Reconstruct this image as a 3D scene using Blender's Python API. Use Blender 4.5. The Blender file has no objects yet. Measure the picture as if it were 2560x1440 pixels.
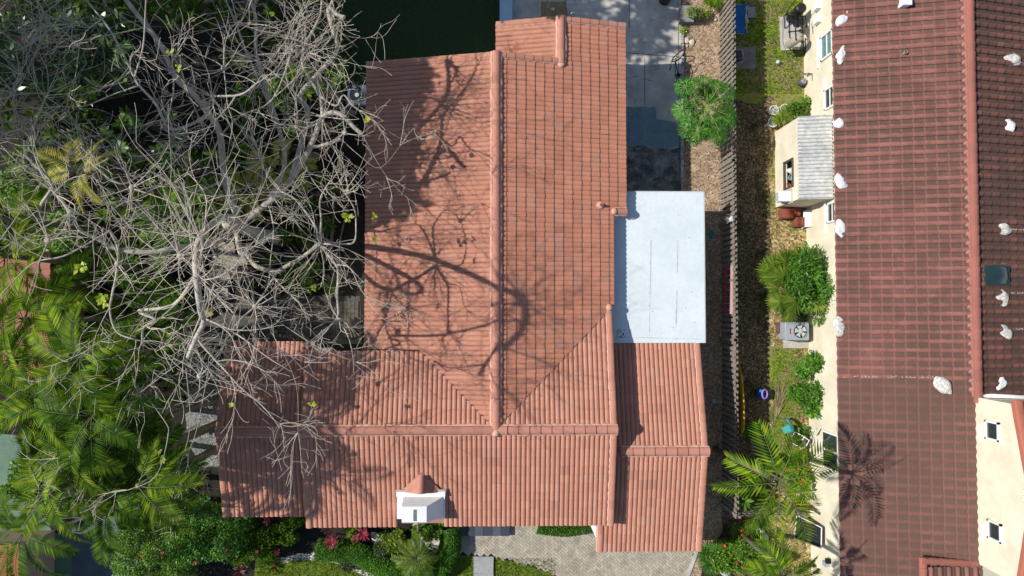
import bpy, bmesh, math, random
from mathutils import Vector, Matrix, noise
R = math.radians
random.seed(7)
S = bpy.context.scene
COL = S.collection
# ---------------------------------------------------------------- camera
H = 29.5; FPX = 1707.0
cam = bpy.data.cameras.new('camera'); camo = bpy.data.objects.new('camera', cam); COL.objects.link(camo)
cam.sensor_width = 36; cam.lens = 36*FPX/2560; cam.clip_end = 400; cam.clip_start = .1
fw = Vector((40/FPX, 55/FPX, -1)).normalized()
rt = fw.cross(Vector((0,1,0))).normalized(); up = rt.cross(fw).normalized()
camo.matrix_world = Matrix(((rt.x,up.x,-fw.x,0),(rt.y,up.y,-fw.y,0),(rt.z,up.z,-fw.z,H),(0,0,0,1)))
S.camera = camo
def P(px, py, z=0.0):
    d = fw*FPX + rt*(px-1280) + up*(720-py)
    t = (z-H)/d.z
    return Vector((d.x*t, d.y*t, z))
# ---------------------------------------------------------------- light
SUN = Vector((-1.14, .17, 1.0)).normalized()
w = bpy.data.worlds.new('World'); S.world = w; w.use_nodes = True
nt = w.node_tree; bg = nt.nodes['Background']; sky = nt.nodes.new('ShaderNodeTexSky')
sky.sky_type = 'NISHITA'; sky.sun_disc = False
sky.sun_elevation = math.asin(SUN.z); sky.sun_rotation = math.atan2(SUN.x, SUN.y)
sky.altitude = 10; sky.air_density = 1; sky.dust_density = .6
nt.links.new(sky.outputs[0], bg.inputs[0]); bg.inputs[1].default_value = .10
sl = bpy.data.lights.new('sun', 'SUN'); sl.energy = 4.6; sl.angle = R(.55); sl.color = (1,.955,.89)
so = bpy.data.objects.new('sun', sl); COL.objects.link(so); so.rotation_euler = SUN.to_track_quat('Z','Y').to_euler()
S.view_settings.view_transform = 'Standard'; S.view_settings.look = 'None'; S.view_settings.exposure = 0.14; S.view_settings.gamma = 1
# ---------------------------------------------------------------- materials
def new_mat(name):
    m = bpy.data.materials.new(name); m.use_nodes = True
    n = m.node_tree; b = n.nodes['Principled BSDF']; return m, n, b
def nd(n, t, **k):
    x = n.nodes.new(t)
    for a, v in k.items():
        if a.startswith('i_'): x.inputs[a[2:].replace('_',' ')].default_value = v
        else: setattr(x, a, v)
    return x
def ramp(n, src, stops):
    r = n.nodes.new('ShaderNodeValToRGB'); e = r.color_ramp.elements
    while len(e) < len(stops): e.new(.5)
    for q, (p, c) in zip(e, stops): q.position = p; q.color = (*c, 1)
    n.links.new(src, r.inputs[0]); return r
def mixc(n, f, a, b, mode='MIX'):
    m = n.nodes.new('ShaderNodeMix'); m.data_type = 'RGBA'; m.blend_type = mode
    for s, v in ((0, f), (6, a), (7, b)):
        if hasattr(v, 'is_output') or isinstance(v, bpy.types.NodeSocket): n.links.new(v, m.inputs[s])
        else: m.inputs[s].default_value = v if s == 0 else (*v, 1)
    return m.outputs[2]
def posn(n, scale, detail=4, rough=.6, dist=0):
    g = n.nodes.new('ShaderNodeNewGeometry'); t = n.nodes.new('ShaderNodeTexNoise')
    t.inputs['Scale'].default_value = scale; t.inputs['Detail'].default_value = detail; t.inputs['Roughness'].default_value = rough
    t.inputs['Distortion'].default_value = dist
    n.links.new(g.outputs['Position'], t.inputs['Vector']); return t.outputs[0]
MC = {}
def mat(name, c, c2=None, scale=3, rough=.8, metal=0, bump=0, bscale=20, spec=.4, lo=.35, hi=.65, fine=.0, fscale=40):
    """noisy two-colour surface"""
    if name in MC: return MC[name]
    m, n, b = new_mat(name); MC[name] = m
    c2 = c2 or tuple(x*.8 for x in c)
    col = ramp(n, posn(n, scale, 6, .65), [(lo, c), (hi, c2)]).outputs[0]
    if fine:
        r = ramp(n, posn(n, fscale, 3, .7), [(.3, (1-fine,)*3), (.7, (1+fine,)*3)]).outputs[0]
        col = mixc(n, 1.0, col, r, 'MULTIPLY')
    n.links.new(col, b.inputs['Base Color'])
    b.inputs['Roughness'].default_value = rough; b.inputs['Metallic'].default_value = metal
    b.inputs['Specular IOR Level'].default_value = spec
    if bump:
        bp = n.nodes.new('ShaderNodeBump'); bp.inputs['Strength'].default_value = bump; bp.inputs['Distance'].default_value = .05
        n.links.new(posn(n, bscale, 5, .7), bp.inputs['Height']); n.links.new(bp.outputs[0], b.inputs['Normal'])
    return m
def plain(name, c, rough=.6, metal=0, spec=.4): return mat(name, c, tuple(x*.85 for x in c), 5, rough, metal, spec=spec)
def leafmat(name, stops, trans=.3, rough=.45, spec=.35, nsc=.8, namt=.35):
    if name in MC: return MC[name]
    m, n, b = new_mat(name); MC[name] = m
    g = n.nodes.new('ShaderNodeNewGeometry')
    a = ramp(n, g.outputs['Random Per Island'], stops).outputs[0]
    v = ramp(n, posn(n, nsc, 3), [(.35, (1-namt,)*3), (.65, (1+namt*.5,)*3)]).outputs[0]
    col = mixc(n, 1.0, a, v, 'MULTIPLY')
    n.links.new(col, b.inputs['Base Color']); b.inputs['Roughness'].default_value = rough
    b.inputs['Specular IOR Level'].default_value = spec
    t = n.nodes.new('ShaderNodeBsdfTranslucent'); n.links.new(mixc(n, 1.0, col, (1.25,1.3,.55), 'MULTIPLY'), t.inputs[0])
    x = n.nodes.new('ShaderNodeMixShader'); x.inputs[0].default_value = trans
    n.links.new(b.outputs[0], x.inputs[1]); n.links.new(t.outputs[0], x.inputs[2])
    n.links.new(x.outputs[0], n.nodes['Material Output'].inputs[0]); return m
def tilemat(name, stops, grime, gamt, gsc=1.2, patch=None, streak=0, rough=.7, spec=.3, band=None):
    """roof tile: tint per tile from uv cell + weather noise"""
    m, n, b = new_mat(name)
    uv = n.nodes.new('ShaderNodeUVMap'); fl = nd(n, 'ShaderNodeVectorMath', operation='FLOOR')
    n.links.new(uv.outputs[0], fl.inputs[0])
    wn = nd(n, 'ShaderNodeTexWhiteNoise', noise_dimensions='2D'); n.links.new(fl.outputs[0], wn.inputs[0])
    # neighbouring tiles of one pallet share a shade: mix white noise with a smooth noise of the cell
    ns = nd(n, 'ShaderNodeTexNoise'); ns.inputs['Scale'].default_value = .23; ns.inputs['Detail'].default_value = 2
    n.links.new(fl.outputs[0], ns.inputs[0])
    md = nd(n, 'ShaderNodeMath', operation='MULTIPLY_ADD'); n.links.new(wn.outputs[0], md.inputs[0]); md.inputs[1].default_value = .5
    sub = nd(n, 'ShaderNodeMath', operation='MULTIPLY_ADD'); n.links.new(ns.outputs[0], sub.inputs[0]); sub.inputs[1].default_value = 1.3; sub.inputs[2].default_value = -.4
    n.links.new(sub.outputs[0], md.inputs[2])
    col = ramp(n, md.outputs[0], stops).outputs[0]
    gr = ramp(n, posn(n, gsc, 7, .7, .4), [(.42, (0,0,0)), (.68, (gamt,)*3)]).outputs[0]
    col = mixc(n, gr, col, grime)
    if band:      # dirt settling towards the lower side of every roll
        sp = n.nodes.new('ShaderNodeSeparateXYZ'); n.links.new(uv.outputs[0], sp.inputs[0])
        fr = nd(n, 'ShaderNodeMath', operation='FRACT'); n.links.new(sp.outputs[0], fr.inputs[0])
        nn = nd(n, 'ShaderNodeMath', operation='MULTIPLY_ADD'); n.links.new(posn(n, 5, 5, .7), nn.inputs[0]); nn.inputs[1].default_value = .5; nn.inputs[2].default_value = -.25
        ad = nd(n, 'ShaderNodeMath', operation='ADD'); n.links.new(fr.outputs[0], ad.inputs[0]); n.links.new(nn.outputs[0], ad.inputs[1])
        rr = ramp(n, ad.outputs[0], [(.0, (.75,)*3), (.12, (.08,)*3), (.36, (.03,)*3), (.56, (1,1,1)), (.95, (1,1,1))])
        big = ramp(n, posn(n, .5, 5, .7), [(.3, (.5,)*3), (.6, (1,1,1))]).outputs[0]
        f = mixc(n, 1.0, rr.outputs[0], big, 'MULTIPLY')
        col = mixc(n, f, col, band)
        fy = nd(n, 'ShaderNodeMath', operation='FRACT'); n.links.new(sp.outputs[1], fy.inputs[0])
        ed = ramp(n, fy.outputs[0], [(0, (.55,)*3), (.1, (.25,)*3), (.16, (0,0,0)), (.97, (0,0,0)), (1, (.3,)*3)]).outputs[0]
        col = mixc(n, ed, col, patch or (.36,.15,.11))
    fn = ramp(n, posn(n, 30, 3, .7), [(.3, (.86,)*3), (.7, (1.1,)*3)]).outputs[0]
    col = mixc(n, 1.0, col, fn, 'MULTIPLY')
    n.links.new(col, b.inputs['Base Color']); b.inputs['Roughness'].default_value = rough; b.inputs['Specular IOR Level'].default_value = spec
    return m
# ---------------------------------------------------------------- objects
def tag(o, label=None, cat=None, group=None, kind=None):
    if label: o['label'] = label
    if cat: o['category'] = cat
    if group: o['group'] = group
    if kind: o['kind'] = kind
    return o
def thing(name, label, cat, loc=(0,0,0), group=None):
    o = bpy.data.objects.new(name, None); COL.objects.link(o); o.location = loc; o.empty_display_size = .2
    return tag(o, label, cat, group)
def wloc(o):
    v = Vector((0,0,0))
    while o: v += o.location; o = o.parent
    return v
def copy_tree(o, parent=None):
    c = o.copy(); COL.objects.link(c); c.parent = parent
    for ch in list(o.children): copy_tree(ch, c)
    return c
def place(o, loc, rz=0, label=None, sc=1):
    o.location = loc; o.rotation_euler = (0,0,rz); o.scale = (sc,)*3
    if label: o['label'] = label
    return o
class MB:
    def __init__(s): s.v = []; s.f = []; s.uv = []; s.m = []; s.mi = 0; s.sm = []
    def face(s, pts, uv=None, smooth=False):
        b = len(s.v); s.v += [tuple(p) for p in pts]; s.f.append(tuple(range(b, b+len(pts)))); s.uv.append(uv); s.m.append(s.mi); s.sm.append(smooth)
    def idx(s, vs, fs, smooth=False):
        b = len(s.v); s.v += [tuple(p) for p in vs]
        for f in fs: s.f.append(tuple(b+i for i in f)); s.uv.append(None); s.m.append(s.mi); s.sm.append(smooth)
    def box(s, c, d, rz=0, tilt=None):
        hx, hy, hz = d[0]/2, d[1]/2, d[2]/2
        M = Matrix.Rotation(rz, 3, 'Z')
        if tilt: M = M @ Matrix.Rotation(tilt[1], 3, 'Y') @ Matrix.Rotation(tilt[0], 3, 'X')
        vs = [Vector(c) + M @ Vector((x*hx, y*hy, z*hz)) for z in (-1,1) for y in (-1,1) for x in (-1,1)]
        s.idx(vs, [(0,2,3,1),(4,5,7,6),(0,1,5,4),(2,6,7,3),(0,4,6,2),(1,3,7,5)])
        return s
    def bar(s, a, b, w, h):       # beam between two points
        a, b = Vector(a), Vector(b); d = (b-a).normalized(); u = d.cross(Vector((0,0,1)))
        u = u.normalized() if u.length > 1e-4 else Vector((1,0,0)); v = u.cross(d)
        vs = [p + u*(i*w/2) + v*(j*h/2) for p in (a,b) for i, j in ((-1,-1),(1,-1),(1,1),(-1,1))]
        s.idx(vs, [(0,1,2,3),(7,6,5,4),(0,4,5,1),(1,5,6,2),(2,6,7,3),(3,7,4,0)]); return s
    def tube(s, path, rad, k=6, cap=True):
        path = [Vector(p) for p in path]; n = len(path)
        if not hasattr(rad, '__len__'): rad = [rad]*n
        vs = []; ref = None
        for i, p in enumerate(path):
            d = (path[min(i+1,n-1)] - path[max(i-1,0)])
            d = d.normalized() if d.length > 1e-6 else Vector((0,0,1))
            if ref is None: ref = Vector((0,0,1)) if abs(d.z) < .9 else Vector((1,0,0))
            u = d.cross(ref); u = u.normalized() if u.length > 1e-5 else d.orthogonal().normalized()
            v = u.cross(d); ref = -v if False else ref
            for j in range(k):
                a = 2*math.pi*j/k; vs.append(p + (u*math.cos(a) + v*math.sin(a))*rad[i])
        fs = [(i*k+j, i*k+(j+1)%k, (i+1)*k+(j+1)%k, (i+1)*k+j) for i in range(n-1) for j in range(k)]
        if cap: fs += [tuple(range(k-1,-1,-1)), tuple((n-1)*k+j for j in range(k))]
        s.idx(vs, fs, smooth=True); return s
    def lathe(s, c, prof, k=16, sx=1, sy=1):
        vs = [(c[0]+r*math.cos(2*math.pi*j/k)*sx, c[1]+r*math.sin(2*math.pi*j/k)*sy, c[2]+z) for r, z in prof for j in range(k)]
        n = len(prof)
        fs = [(i*k+j, i*k+(j+1)%k, (i+1)*k+(j+1)%k, (i+1)*k+j) for i in range(n-1) for j in range(k)]
        fs += [tuple(range(k-1,-1,-1)), tuple((n-1)*k+j for j in range(k))]
        s.idx(vs, fs, smooth=False); return s
    def prism(s, poly, z0, z1):
        n = len(poly); vs = [(p[0],p[1],z0) for p in poly] + [(p[0],p[1],z1) for p in poly]
        s.idx(vs, [tuple(range(n-1,-1,-1)), tuple(range(n,2*n))] + [(i,(i+1)%n,n+(i+1)%n,n+i) for i in range(n)]); return s
    def kite(s, a, tip, wdt, nrm, mid=.45):
        a, tip = Vector(a), Vector(tip); d = tip-a; u = d.cross(nrm)
        if u.length < 1e-6: return
        u = u.normalized()*wdt/2; m = a + d*mid
        b = len(s.v); s.v += [tuple(a), tuple(m+u), tuple(tip), tuple(m-u)]
        s.f.append((b,b+1,b+2,b+3)); s.uv.append(None); s.m.append(s.mi); s.sm.append(False)
    def build(s, name, mats, parent=None, loc=None):
        me = bpy.data.meshes.new(name)
        off = wloc(parent) if parent else Vector(loc or (0,0,0))
        me.from_pydata([(x-off.x, y-off.y, z-off.z) for x, y, z in s.v], [], s.f)
        if not isinstance(mats, (list,tuple)): mats = [mats]
        for m in mats: me.materials.append(m)
        me.polygons.foreach_set('material_index', s.m)
        me.polygons.foreach_set('use_smooth', s.sm)
        if any(u for u in s.uv):
            l = me.uv_layers.new(name='UVMap'); k = 0
            for f, u in zip(s.f, s.uv):
                for i in range(len(f)):
                    if u: l.data[k].uv = u[i]
                    k += 1
        me.update()
        o = bpy.data.objects.new(name, me); COL.objects.link(o)
        if parent: o.parent = parent
        elif loc: o.location = loc
        return o
def rnd(a, b): return random.uniform(a, b)
# ---------------------------------------------------------------- tiled roofs
def tile_plane(name, O, e, L, s, Sl, w, amp, exp, material, parent, style='barrel', clips=(), lift=.03, K=8, per=2, seed=1):
    """corrugated tile field. O eave corner, e along eave, s up the slope (unit vectors)"""
    rg = random.Random(seed)
    O, e, s = Vector(O), Vector(e).normalized(), Vector(s).normalized(); nrm = e.cross(s)
    if nrm.z < 0: nrm = -nrm
    if style == 'wave' and e.y < -.5: pass
    nb = max(1, round(L/w)); w = L/nb; nc = max(1, round(Sl/exp)); exp = Sl/nc
    b = MB()
    def prof(t):
        if style == 'barrel': return amp*(max(0, math.sin(math.pi*t))**.5) if 0 < t < 1 else 0
        if t <= 0: return amp*.05 if t < 0 else amp*.42
        q = t/.68
        return amp*(.42 + .58*math.sin(math.pi*q/1.1) if q < .5 else max(0, math.cos(math.pi*(q-.5)))) if q < 1 else 0
    ts = [j/K for j in range(K+1)]
    for i in range(nb):
        for c in range(nc):
            jz = rg.uniform(-.004,.004); js = rg.uniform(-.008,.008)
            lo, hi = [], []; flo = []
            for t in ts:
                base = O + e*((i+t)*w)
                z0 = prof(t) + lift + jz; z1 = prof(t) + .0 + jz*.5
                lo.append(base + s*(c*exp + js - .01) + nrm*z0)
                hi.append(base + s*((c+1)*exp + .012) + nrm*z1)
                flo.append(base + s*(c*exp + js - .01) + nrm*(prof(t) - (.03 if c == 0 else .012)))
            ui = i//per
            for j in range(K):
                u0 = ui + ((i % per) + ts[j])/per; u1 = ui + ((i % per) + ts[j+1])/per
                u0 = min(u0, ui+.999); u1 = min(u1, ui+.999)
                b.face((lo[j], lo[j+1], hi[j+1], hi[j]), ((u0,c+.002),(u1,c+.002),(u1,c+.998),(u0,c+.998)), True)
                b.face((flo[j], flo[j+1], lo[j+1]-s*.002, lo[j]-s*.002), ((u0,c+.01),)*4, False)
    o = b.build(name, material, parent)
    me = o.data; bm = bmesh.new(); bm.from_mesh(me)
    bmesh.ops.remove_doubles(bm, verts=bm.verts, dist=.0005)
    off = wloc(parent)
    for co, no in clips:     # keep the side the normal points away from
        bmesh.ops.bisect_plane(bm, geom=bm.verts[:]+bm.edges[:]+bm.faces[:], plane_co=Vector(co)-off, plane_no=Vector(no), clear_outer=True)
    bm.to_mesh(me); bm.free()
    return o
def cap_run(b, p0, p1, r, seg=.4, flat=1.0, drop=.04, taper=.9, K=8, skirt=.05, jit=.006, uv0=0):
    """run of overlapping barrel caps"""
    p0, p1 = Vector(p0), Vector(p1); d = (p1-p0); L = d.length; d.normalize()
    sd = d.cross(Vector((0,0,1))).normalized(); n = sd.cross(d)
    k = max(1, round(L/seg)); seg = L/k
    for i in range(k):
        a = p0 + d*(i*seg) + Vector((0,0,random.uniform(-jit,jit))); c = p0 + d*((i+1)*seg+.03)
        ra, rb = r*(1+random.uniform(-.02,.02)), r*taper
        A, B = [], []
        for j in range(K+1):
            th = math.pi*j/K
            A.append(a + sd*(math.cos(th)*ra) + n*(math.sin(th)*ra*flat + .02))
            B.append(c + sd*(math.cos(th)*rb) + n*(math.sin(th)*rb*flat))
        A = [A[0]-n*skirt] + A + [A[-1]-n*skirt]; B = [B[0]-n*skirt] + B + [B[-1]-n*skirt]
        for j in range(len(A)-1):
            b.face((A[j], A[j+1], B[j+1], B[j]), ((uv0+i+.5,.5),)*4, True)
        b.face(A, ((uv0+i+.5,.5),)*len(A)); b.face(B[::-1], ((uv0+i+.5,.5),)*len(A))
    return b
def mortar(b, p0, p1, off, wd=.05, n=40):
    """ragged mortar fillet beside a cap run"""
    p0, p1 = Vector(p0), Vector(p1); d = (p1-p0); sd = d.cross(Vector((0,0,1))).normalized()
    n = max(4, int(d.length/.12)); pr = None
    for i in range(n+1):
        q = p0 + d*(i/n); w1 = wd*rnd(.6,1.5)
        sg = 1 if off > 0 else -1
        cur = (q + sd*off + Vector((0,0,.045)), q + sd*(off+sg*w1) + Vector((0,0,.005)), q + sd*(off+sg*w1*1.2) - Vector((0,0,.08)))
        if pr:
            b.face((pr[0], pr[1], cur[1], cur[0])); b.face((pr[1], pr[2], cur[2], cur[1]))
        pr = cur
# ---------------------------------------------------------------- leaves
UPV = Vector((0,0,1))
def frond(b, base, az, L, e0=.6, bend=1.3, n=26, ll=.7, wd=.05, droop=.35, rc=None, sweep=.55, vee=.25, stem=.15):
    p = Vector(base); st = L/n; roll = rnd(-.85,.85); tw = rnd(-.5,.5); pts = [p.copy()]
    for i in range(n):
        t = (i+.5)/n; el = e0 - bend*t; a = az + tw*t
        d = Vector((math.cos(a)*math.cos(el), math.sin(a)*math.cos(el), math.sin(el)))
        p = p + d*st; pts.append(p.copy())
        if t < stem: continue
        side = Vector((-math.sin(a), math.cos(a), 0)); nr = side.cross(d) * -1
        if nr.z < 0: nr = -nr
        qr = Matrix.Rotation(roll*min(1,t*2), 3, d); side = qr @ side; nr = qr @ nr
        q = (t-stem)/(1-stem); l = ll*(.35+.65*math.sin(math.pi*min(1,.18+.8*q)))*rnd(.85,1.1)
        for sg in (-1,1):
            k = d*(sweep+.5*q) + side*sg + nr*vee
            k.normalize(); k = k - UPV*droop*rnd(.8,1.2); tip = p + k*l
            b.kite(p, tip, wd*rnd(.8,1.2), (nr + side*sg*-.5 + UPV*.2).normalized(), .35)
    (rc or b).tube(pts[::3]+[pts[-1]] if (n % 3) else pts[::3], [.022*(1-.8*i/len(pts[::3])) for i in range(len(pts[::3])+(1 if n % 3 else 0))], 4)
def fan_leaf(b, c, az, el, r, n=22, span=4.6, wd=.09, drp=.25):
    d = Vector((math.cos(az)*math.cos(el), math.sin(az)*math.cos(el), math.sin(el)))
    sd = Vector((-math.sin(az), math.cos(az), 0)); nr = d.cross(sd); nr = nr if nr.z > 0 else -nr
    for i in range(n):
        a = -span/2 + span*i/(n-1); l = r*(.72+.28*math.cos(a*.6))*rnd(.9,1.08)
        tip = Vector(c) + (d*math.cos(a) + sd*math.sin(a))*l - UPV*drp*r*rnd(.3,1.2)
        b.kite(c, tip, wd*r*1.4, (nr+sd*rnd(-.4,.4)).normalized(), .55)
def whorl(b, c, r, n=12, el=.35, wd=.3, tilt=.3, mid=.6):
    ax = Vector((rnd(-tilt,tilt), rnd(-tilt,tilt), 1)).normalized(); q = UPV.rotation_difference(ax)
    for i in range(n):
        a = 2*math.pi*(i+rnd(-.3,.3))/n; e = el*rnd(-.5,1.5)
        d = q @ Vector((math.cos(a)*math.cos(e), math.sin(a)*math.cos(e), math.sin(e)))
        l = r*rnd(.75,1.1); nr = q @ Vector((-math.cos(a)*math.sin(e), -math.sin(a)*math.sin(e), math.cos(e)))
        b.kite(Vector(c)+d*l*.05, Vector(c)+d*l, wd*l, (nr+Vector((rnd(-.3,.3),rnd(-.3,.3),0))).normalized(), mid)
def leaf_cloud(b, blobs, n, size, asp=.5, shell=.45, up=.5):
    tot = sum(x[3]*x[4]*x[5] for x in blobs)
    for (cx,cy,cz,rx,ry,rz) in blobs:
        for _ in range(int(n*rx*ry*rz/tot)):
            v = Vector((random.gauss(0,1), random.gauss(0,1), random.gauss(0,1))).normalized()
            if v.z < -.3: v.z = -v.z
            k = 1 - shell*random.random()**1.7
            k *= 1 + .25*noise.noise(v*2.3 + Vector((cx,cy,cz)))*1.6
            p = Vector((cx+v.x*rx*k, cy+v.y*ry*k, cz+v.z*rz*k))
            d = Vector((rnd(-1,1), rnd(-1,1), rnd(-.5,.5))) + v*.4; d.normalize()
            nr = (v*.6 + UPV*up + Vector((rnd(-1,1),rnd(-1,1),rnd(-.6,.6)))*.6).normalized()
            l = size*rnd(.6,1.3); b.kite(p, p+d*l, l*asp, nr, .5)
# ---------------------------------------------------------------- ground
def flat(name, px, z, m, kind='structure', label=None, cat=None, world=None, thick=0):
    b = MB(); pts = world or [P(x, y, z) for x, y in px]
    pts = [Vector((p[0], p[1], z)) for p in pts]
    if thick: b.prism(pts, z-thick, z)
    else: b.face(pts)
    o = b.build(name, m)
    if not thick and o.data.polygons[0].normal.z < 0: o.data.flip_normals()
    if kind: o['kind'] = kind
    if label: tag(o, label, cat)
    return o
def wob(px, amp=6, step=22):
    """ragged outline"""
    out = []; n = len(px)
    for i in range(n):
        a, b_ = Vector(px[i]), Vector(px[(i+1)%n]); k = max(1, int((b_-a).length/step))
        for j in range(k):
            q = a.lerp(b_, j/k); out.append((q.x+rnd(-amp,amp), q.y+rnd(-amp,amp)))
    return out
def grassmat(name, g1, g2, dry, lo, hi, sc=1.2):
    m, n, b = new_mat(name)
    col = ramp(n, posn(n, 9, 6, .75), [(.3, g1), (.7, g2)]).outputs[0]
    f = ramp(n, posn(n, sc, 7, .72, .3), [(lo, (0,0,0)), (hi, (1,1,1))]).outputs[0]
    d2 = ramp(n, posn(n, 22, 3, .8), [(.35, tuple(x*.55 for x in dry)), (.65, dry)]).outputs[0]
    col = mixc(n, f, col, d2); n.links.new(col, b.inputs['Base Color']); b.inputs['Roughness'].default_value = .9
    b.inputs['Specular IOR Level'].default_value = .1
    bp = n.nodes.new('ShaderNodeBump'); bp.inputs['Strength'].default_value = .9; bp.inputs['Distance'].default_value = .06
    n.links.new(posn(n, 26, 5, .8), bp.inputs['Height']); n.links.new(bp.outputs[0], b.inputs['Normal']); return m
def chipmat(name, stops, vs=22, green=None, glo=.5, ghi=.62, gsc=.9):
    """bark chips / pebbles: voronoi cells each its own colour"""
    m, n, b = new_mat(name)
    g = n.nodes.new('ShaderNodeNewGeometry'); v = n.nodes.new('ShaderNodeTexVoronoi'); v.inputs['Scale'].default_value = vs
    v.inputs['Randomness'].default_value = 1
    n.links.new(g.outputs['Position'], v.inputs['Vector'])
    sx = n.nodes.new('ShaderNodeSeparateColor'); n.links.new(v.outputs['Color'], sx.inputs[0])
    col = ramp(n, sx.outputs[0], stops).outputs[0]
    big = ramp(n, posn(n, 1.5, 6, .7), [(.3, (.7,)*3), (.7, (1.15,)*3)]).outputs[0]
    col = mixc(n, 1.0, col, big, 'MULTIPLY')
    if green:
        f = ramp(n, posn(n, gsc, 8, .75, .4), [(glo, (0,0,0)), (ghi, (1,1,1))]).outputs[0]
        g2 = ramp(n, posn(n, 20, 4, .8), [(.35, tuple(x*.5 for x in green)), (.65, green)]).outputs[0]
        col = mixc(n, f, col, g2)
    n.links.new(col, b.inputs['Base Color']); b.inputs['Roughness'].default_value = .9; b.inputs['Specular IOR Level'].default_value = .15
    bp = n.nodes.new('ShaderNodeBump'); bp.inputs['Strength'].default_value = .8; bp.inputs['Distance'].default_value = .03
    n.links.new(v.outputs['Distance'], bp.inputs['Height']); n.links.new(bp.outputs[0], b.inputs['Normal']); return m
soil = mat('soil', (.030,.024,.017), (.012,.012,.008), 3, .95, bump=.6, fine=.5, fscale=25)
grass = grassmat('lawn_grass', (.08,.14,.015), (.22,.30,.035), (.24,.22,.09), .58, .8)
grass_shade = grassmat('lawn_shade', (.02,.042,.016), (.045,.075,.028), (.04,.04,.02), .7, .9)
mulch = chipmat('mulch', [(0,(.20,.13,.08)),(.35,(.34,.235,.15)),(.7,(.44,.32,.21)),(1,(.58,.46,.34))], 17)
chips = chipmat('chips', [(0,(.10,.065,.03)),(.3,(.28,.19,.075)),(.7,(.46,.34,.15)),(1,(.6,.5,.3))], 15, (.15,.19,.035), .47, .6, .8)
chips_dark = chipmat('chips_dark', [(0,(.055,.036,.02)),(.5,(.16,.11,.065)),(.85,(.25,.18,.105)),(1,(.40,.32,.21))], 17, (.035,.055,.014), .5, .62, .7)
grass_r = grassmat('yard_grass', (.10,.17,.012), (.30,.40,.04), (.40,.33,.15), .44, .6, 1.0)
gravel = chipmat('gravel', [(0,(.08,.085,.08)),(.5,(.2,.21,.2)),(1,(.42,.42,.38))], 26)
pebble = chipmat('pebble', [(0,(.25,.22,.17)),(.5,(.6,.56,.48)),(1,(.85,.82,.75))], 12)
concrete = mat('concrete', (.56,.53,.47), (.37,.35,.32), 1.3, .9, bump=.15, bscale=40, fine=.12, fscale=14, lo=.38, hi=.66)
conc_blue = mat('painted_concrete', (.13,.215,.26), (.20,.265,.285), 2.2, .8, fine=.18, fscale=9)
conc_dark = mat('stained_concrete', (.085,.082,.075), (.27,.265,.25), 1.6, .9, fine=.3, fscale=8, lo=.42, hi=.62)
flat('ground', None, 0, soil, world=[(-90,-70),(90,-70),(90,70),(-90,70)])
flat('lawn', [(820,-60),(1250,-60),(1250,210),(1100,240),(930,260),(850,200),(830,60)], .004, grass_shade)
flat('driveway', [(1250,-60),(1702,-60),(1706,500),(1560,500),(1560,60),(1250,60)], .008, concrete)
flat('painted_patch', wob([(1530,267),(1639,268),(1641,298),(1662,303),(1688,306),(1703,330),(1703,366),(1668,374),(1640,369),(1600,362),(1530,366)], 2, 14), .012, conc_blue)
flat('stained_patch', wob([(1530,366),(1600,362),(1640,369),(1668,374),(1703,368),(1705,490),(1530,490)], 2, 16), .010, conc_dark)
flat('soil_strip', [(1704,-60),(1806,-60),(1806,200),(1806,1330),(1760,1400),(1740,1500),(1690,1500),(1745,1372),(1700,1100),(1704,500)], .004, mulch)
# slab joints and pale patches on the drive
b = MB()
for a, c in (((1573,-30),(1573,70)),((1567,132),(1700,142)),((1612,145),(1612,262)),((1695,0),(1700,480)),((1410,-30),(1420,60))):
    b.bar(P(*a,.013), P(*c,.013), .022, .006)
for q in range(7):
    x, y = rnd(1585,1690), rnd(150,260); b.bar(P(x,y,.011), P(x+rnd(-40,40),y+rnd(-9,9),.011), .014, .004)
tag(b.build('driveway_joints', mat('joint', (.07,.07,.065))), kind='structure')
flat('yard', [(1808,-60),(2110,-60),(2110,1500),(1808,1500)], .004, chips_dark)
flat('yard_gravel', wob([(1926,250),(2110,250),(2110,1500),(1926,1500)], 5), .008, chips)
flat('yard_grass', wob([(1820,-60),(1998,-60),(2010,120),(2012,245),(1960,262),(1922,240),(1900,262),(1820,240)], 6), .012, grass_r)
flat('yard_grass_strip', wob([(1926,870),(1990,860),(1985,1000),(2030,1120),(1980,1240),(1930,1130)], 8), .012, grass_r)
# front garden
flat('front_lawn', [(630,1500),(640,1400),(700,1392),(860,1402),(1000,1420),(1135,1388),(1230,1392),(1300,1408),(1400,1440),(1460,1500)], .008, grass)
flat('gravel_bed', wob([(458,905),(560,905),(560,1172),(505,1166),(470,1110)], 5), .008, gravel)
for i, pl in enumerate(([(700,1396),(745,1386),(795,1380),(850,1384),(895,1412),(930,1430),(950,1445),(905,1440),(870,1418),(820,1402),(760,1400),(700,1408)],
           [(925,1331),(980,1335),(1000,1360),(985,1375),(955,1362),(925,1345)],[(1030,1305),(1110,1305),(1118,1330),(1100,1395),(1080,1380),(1040,1340)],[(985,1430),(1000,1428),(1010,1445),(980,1445)])):
    flat('pebbles', wob(pl, 3, 12), .012, pebble)
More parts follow.
